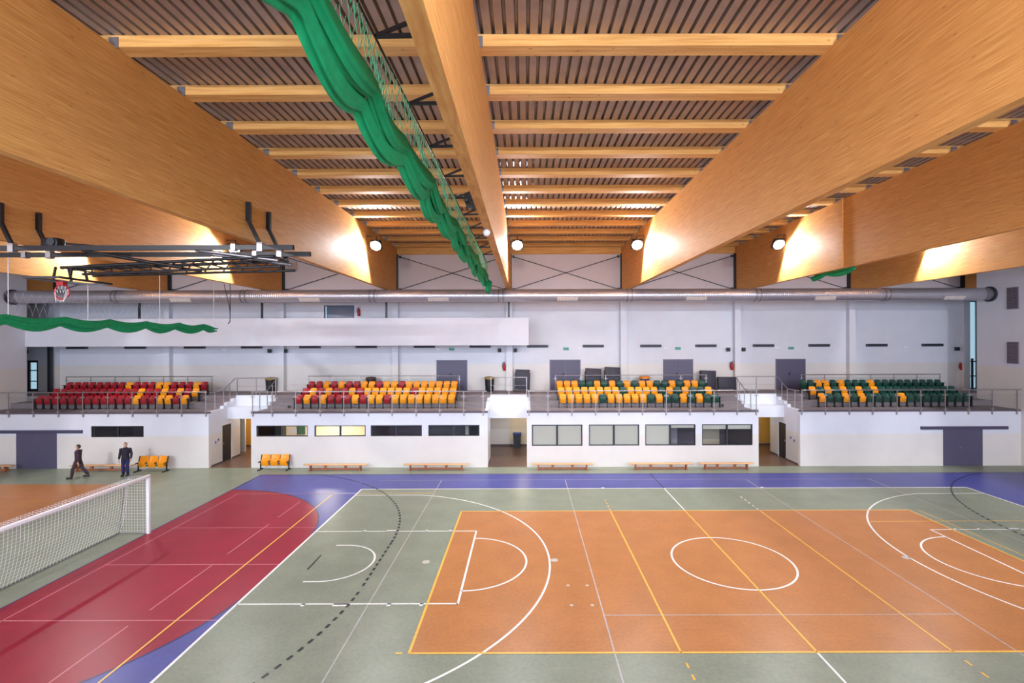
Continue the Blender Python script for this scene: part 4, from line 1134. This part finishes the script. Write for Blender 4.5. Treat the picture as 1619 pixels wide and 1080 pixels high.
    for (x, y, z) in hs.v:
        f = 1 if (z > .35 or y > -.1) else .80
        zz = z if z > -.35 or y < .1 else -.35+(z+.35)*.4
        V.append((x*.083*f, (y*.103)*f+.006, zz*.125+hz+.006))
    hr.add(V, hs.f, hair, True); hr.build('hair', t)
    # clothes
    def loft(b, rings, key, n=20):
        """rings: (centre, rx, ry, axis) swept into one skin with closed ends"""
        V = []; F = []
        for (c, ra, rb, ax) in rings:
            ax = Vector(ax).normalized(); u = Vector((1, 0, 0)) - ax*ax.x
            u.normalize(); w = ax.cross(u)
            V += [Vector(c) + u*ra*cos(2*pi*i/n) + w*rb*sin(2*pi*i/n) for i in range(n)]
        for r in range(len(rings)-1):
            F += [(r*n+i, r*n+(i+1) % n, (r+1)*n+(i+1) % n, (r+1)*n+i) for i in range(n)]
        F += [list(range(n))[::-1], list(range((len(rings)-1)*n, len(rings)*n))]
        b.add(V, F, key, True)
    up = (0, 0, 1)
    b = MB()
    loft(b, [((0, 0, z*k), ra, rb, up) for z, ra, rb in ((.80, .178, .128), (.90, .180, .130), (1.0, .170, .124), (1.12, .168, .122), (1.24, .182, .130), (1.34, .190, .130), (1.41, .165, .112), (1.45, .11, .088), (1.485, .075, .072))], top)
    for sd, q in ((-1, 'l'), (1, 'r')):
        S0 = Vector(P['sh'+q]); E0 = Vector(P['elb'+q]); W0 = Vector(P['wri'+q]); C0 = E0.lerp(W0, .93)
        loft(b, [(S0+Vector((-sd*.06, 0, .0)), .07, .07, (sd*.8, 0, -.6)), (S0+Vector((sd*.015, 0, -.01)), .074, .074, (sd*.5, 0, -.86)), (S0.lerp(E0, .4), .066, .068, E0-S0), (E0, .056, .058, (E0-S0).normalized()+(W0-E0).normalized()), (E0.lerp(W0, .5), .050, .052, W0-E0), (C0, .044, .046, W0-E0)], top, 14)
    b.build('jacket', t)
    b = MB()
    loft(b, [((0, 0, z*k), ra, rb, up) for z, ra, rb in ((1.0, .158, .115), (.93, .170, .124), (.86, .174, .126), (.80, .165, .118), (.76, .12, .09))], legs_key)
    for sd, q in ((-1, 'l'), (1, 'r')):
        H0 = Vector(P['hip'+q]); K0 = Vector(P['knee'+q]); A0 = Vector(P['ank'+q]); B0 = K0.lerp(A0, .97)
        loft(b, [(H0+Vector((0, 0, .02)), .095, .11, K0-H0), (H0.lerp(K0, .3), .094, .104, K0-H0), (H0.lerp(K0, .7), .080, .088, K0-H0), (K0, .072, .076, (K0-H0).normalized()+(A0-K0).normalized()), (K0.lerp(A0, .4), .068, .072, A0-K0), (B0, .058, .064, A0-K0)], legs_key, 16)
    b.build('trousers', t)
    for q in 'lr':
        a = Vector(P['ank'+q]); c = Vector(P['toe'+q]); m2 = MB(); cen = (a+c)/2; cen.z = .05+max(0, a.z-.09*k)*.5
        m2.rbox((cen.x, cen.y-.01, cen.z), (.095, .27, .095), .035, 'shoe', 3); m2.build('shoe', t)
    return t
person((-22.5, 24.9, 0), radians(-75), 'person in dark maroon jacket walking in front of the bench', 1, 'brownj', 'trousers', 'hair_dark', 1.68)
person((-20.45, 25.3, 0), radians(20), 'person in dark jacket and blue jeans standing beside the amber seats', 0, 'jacket', 'jeans', 'hair_grey', 1.70)
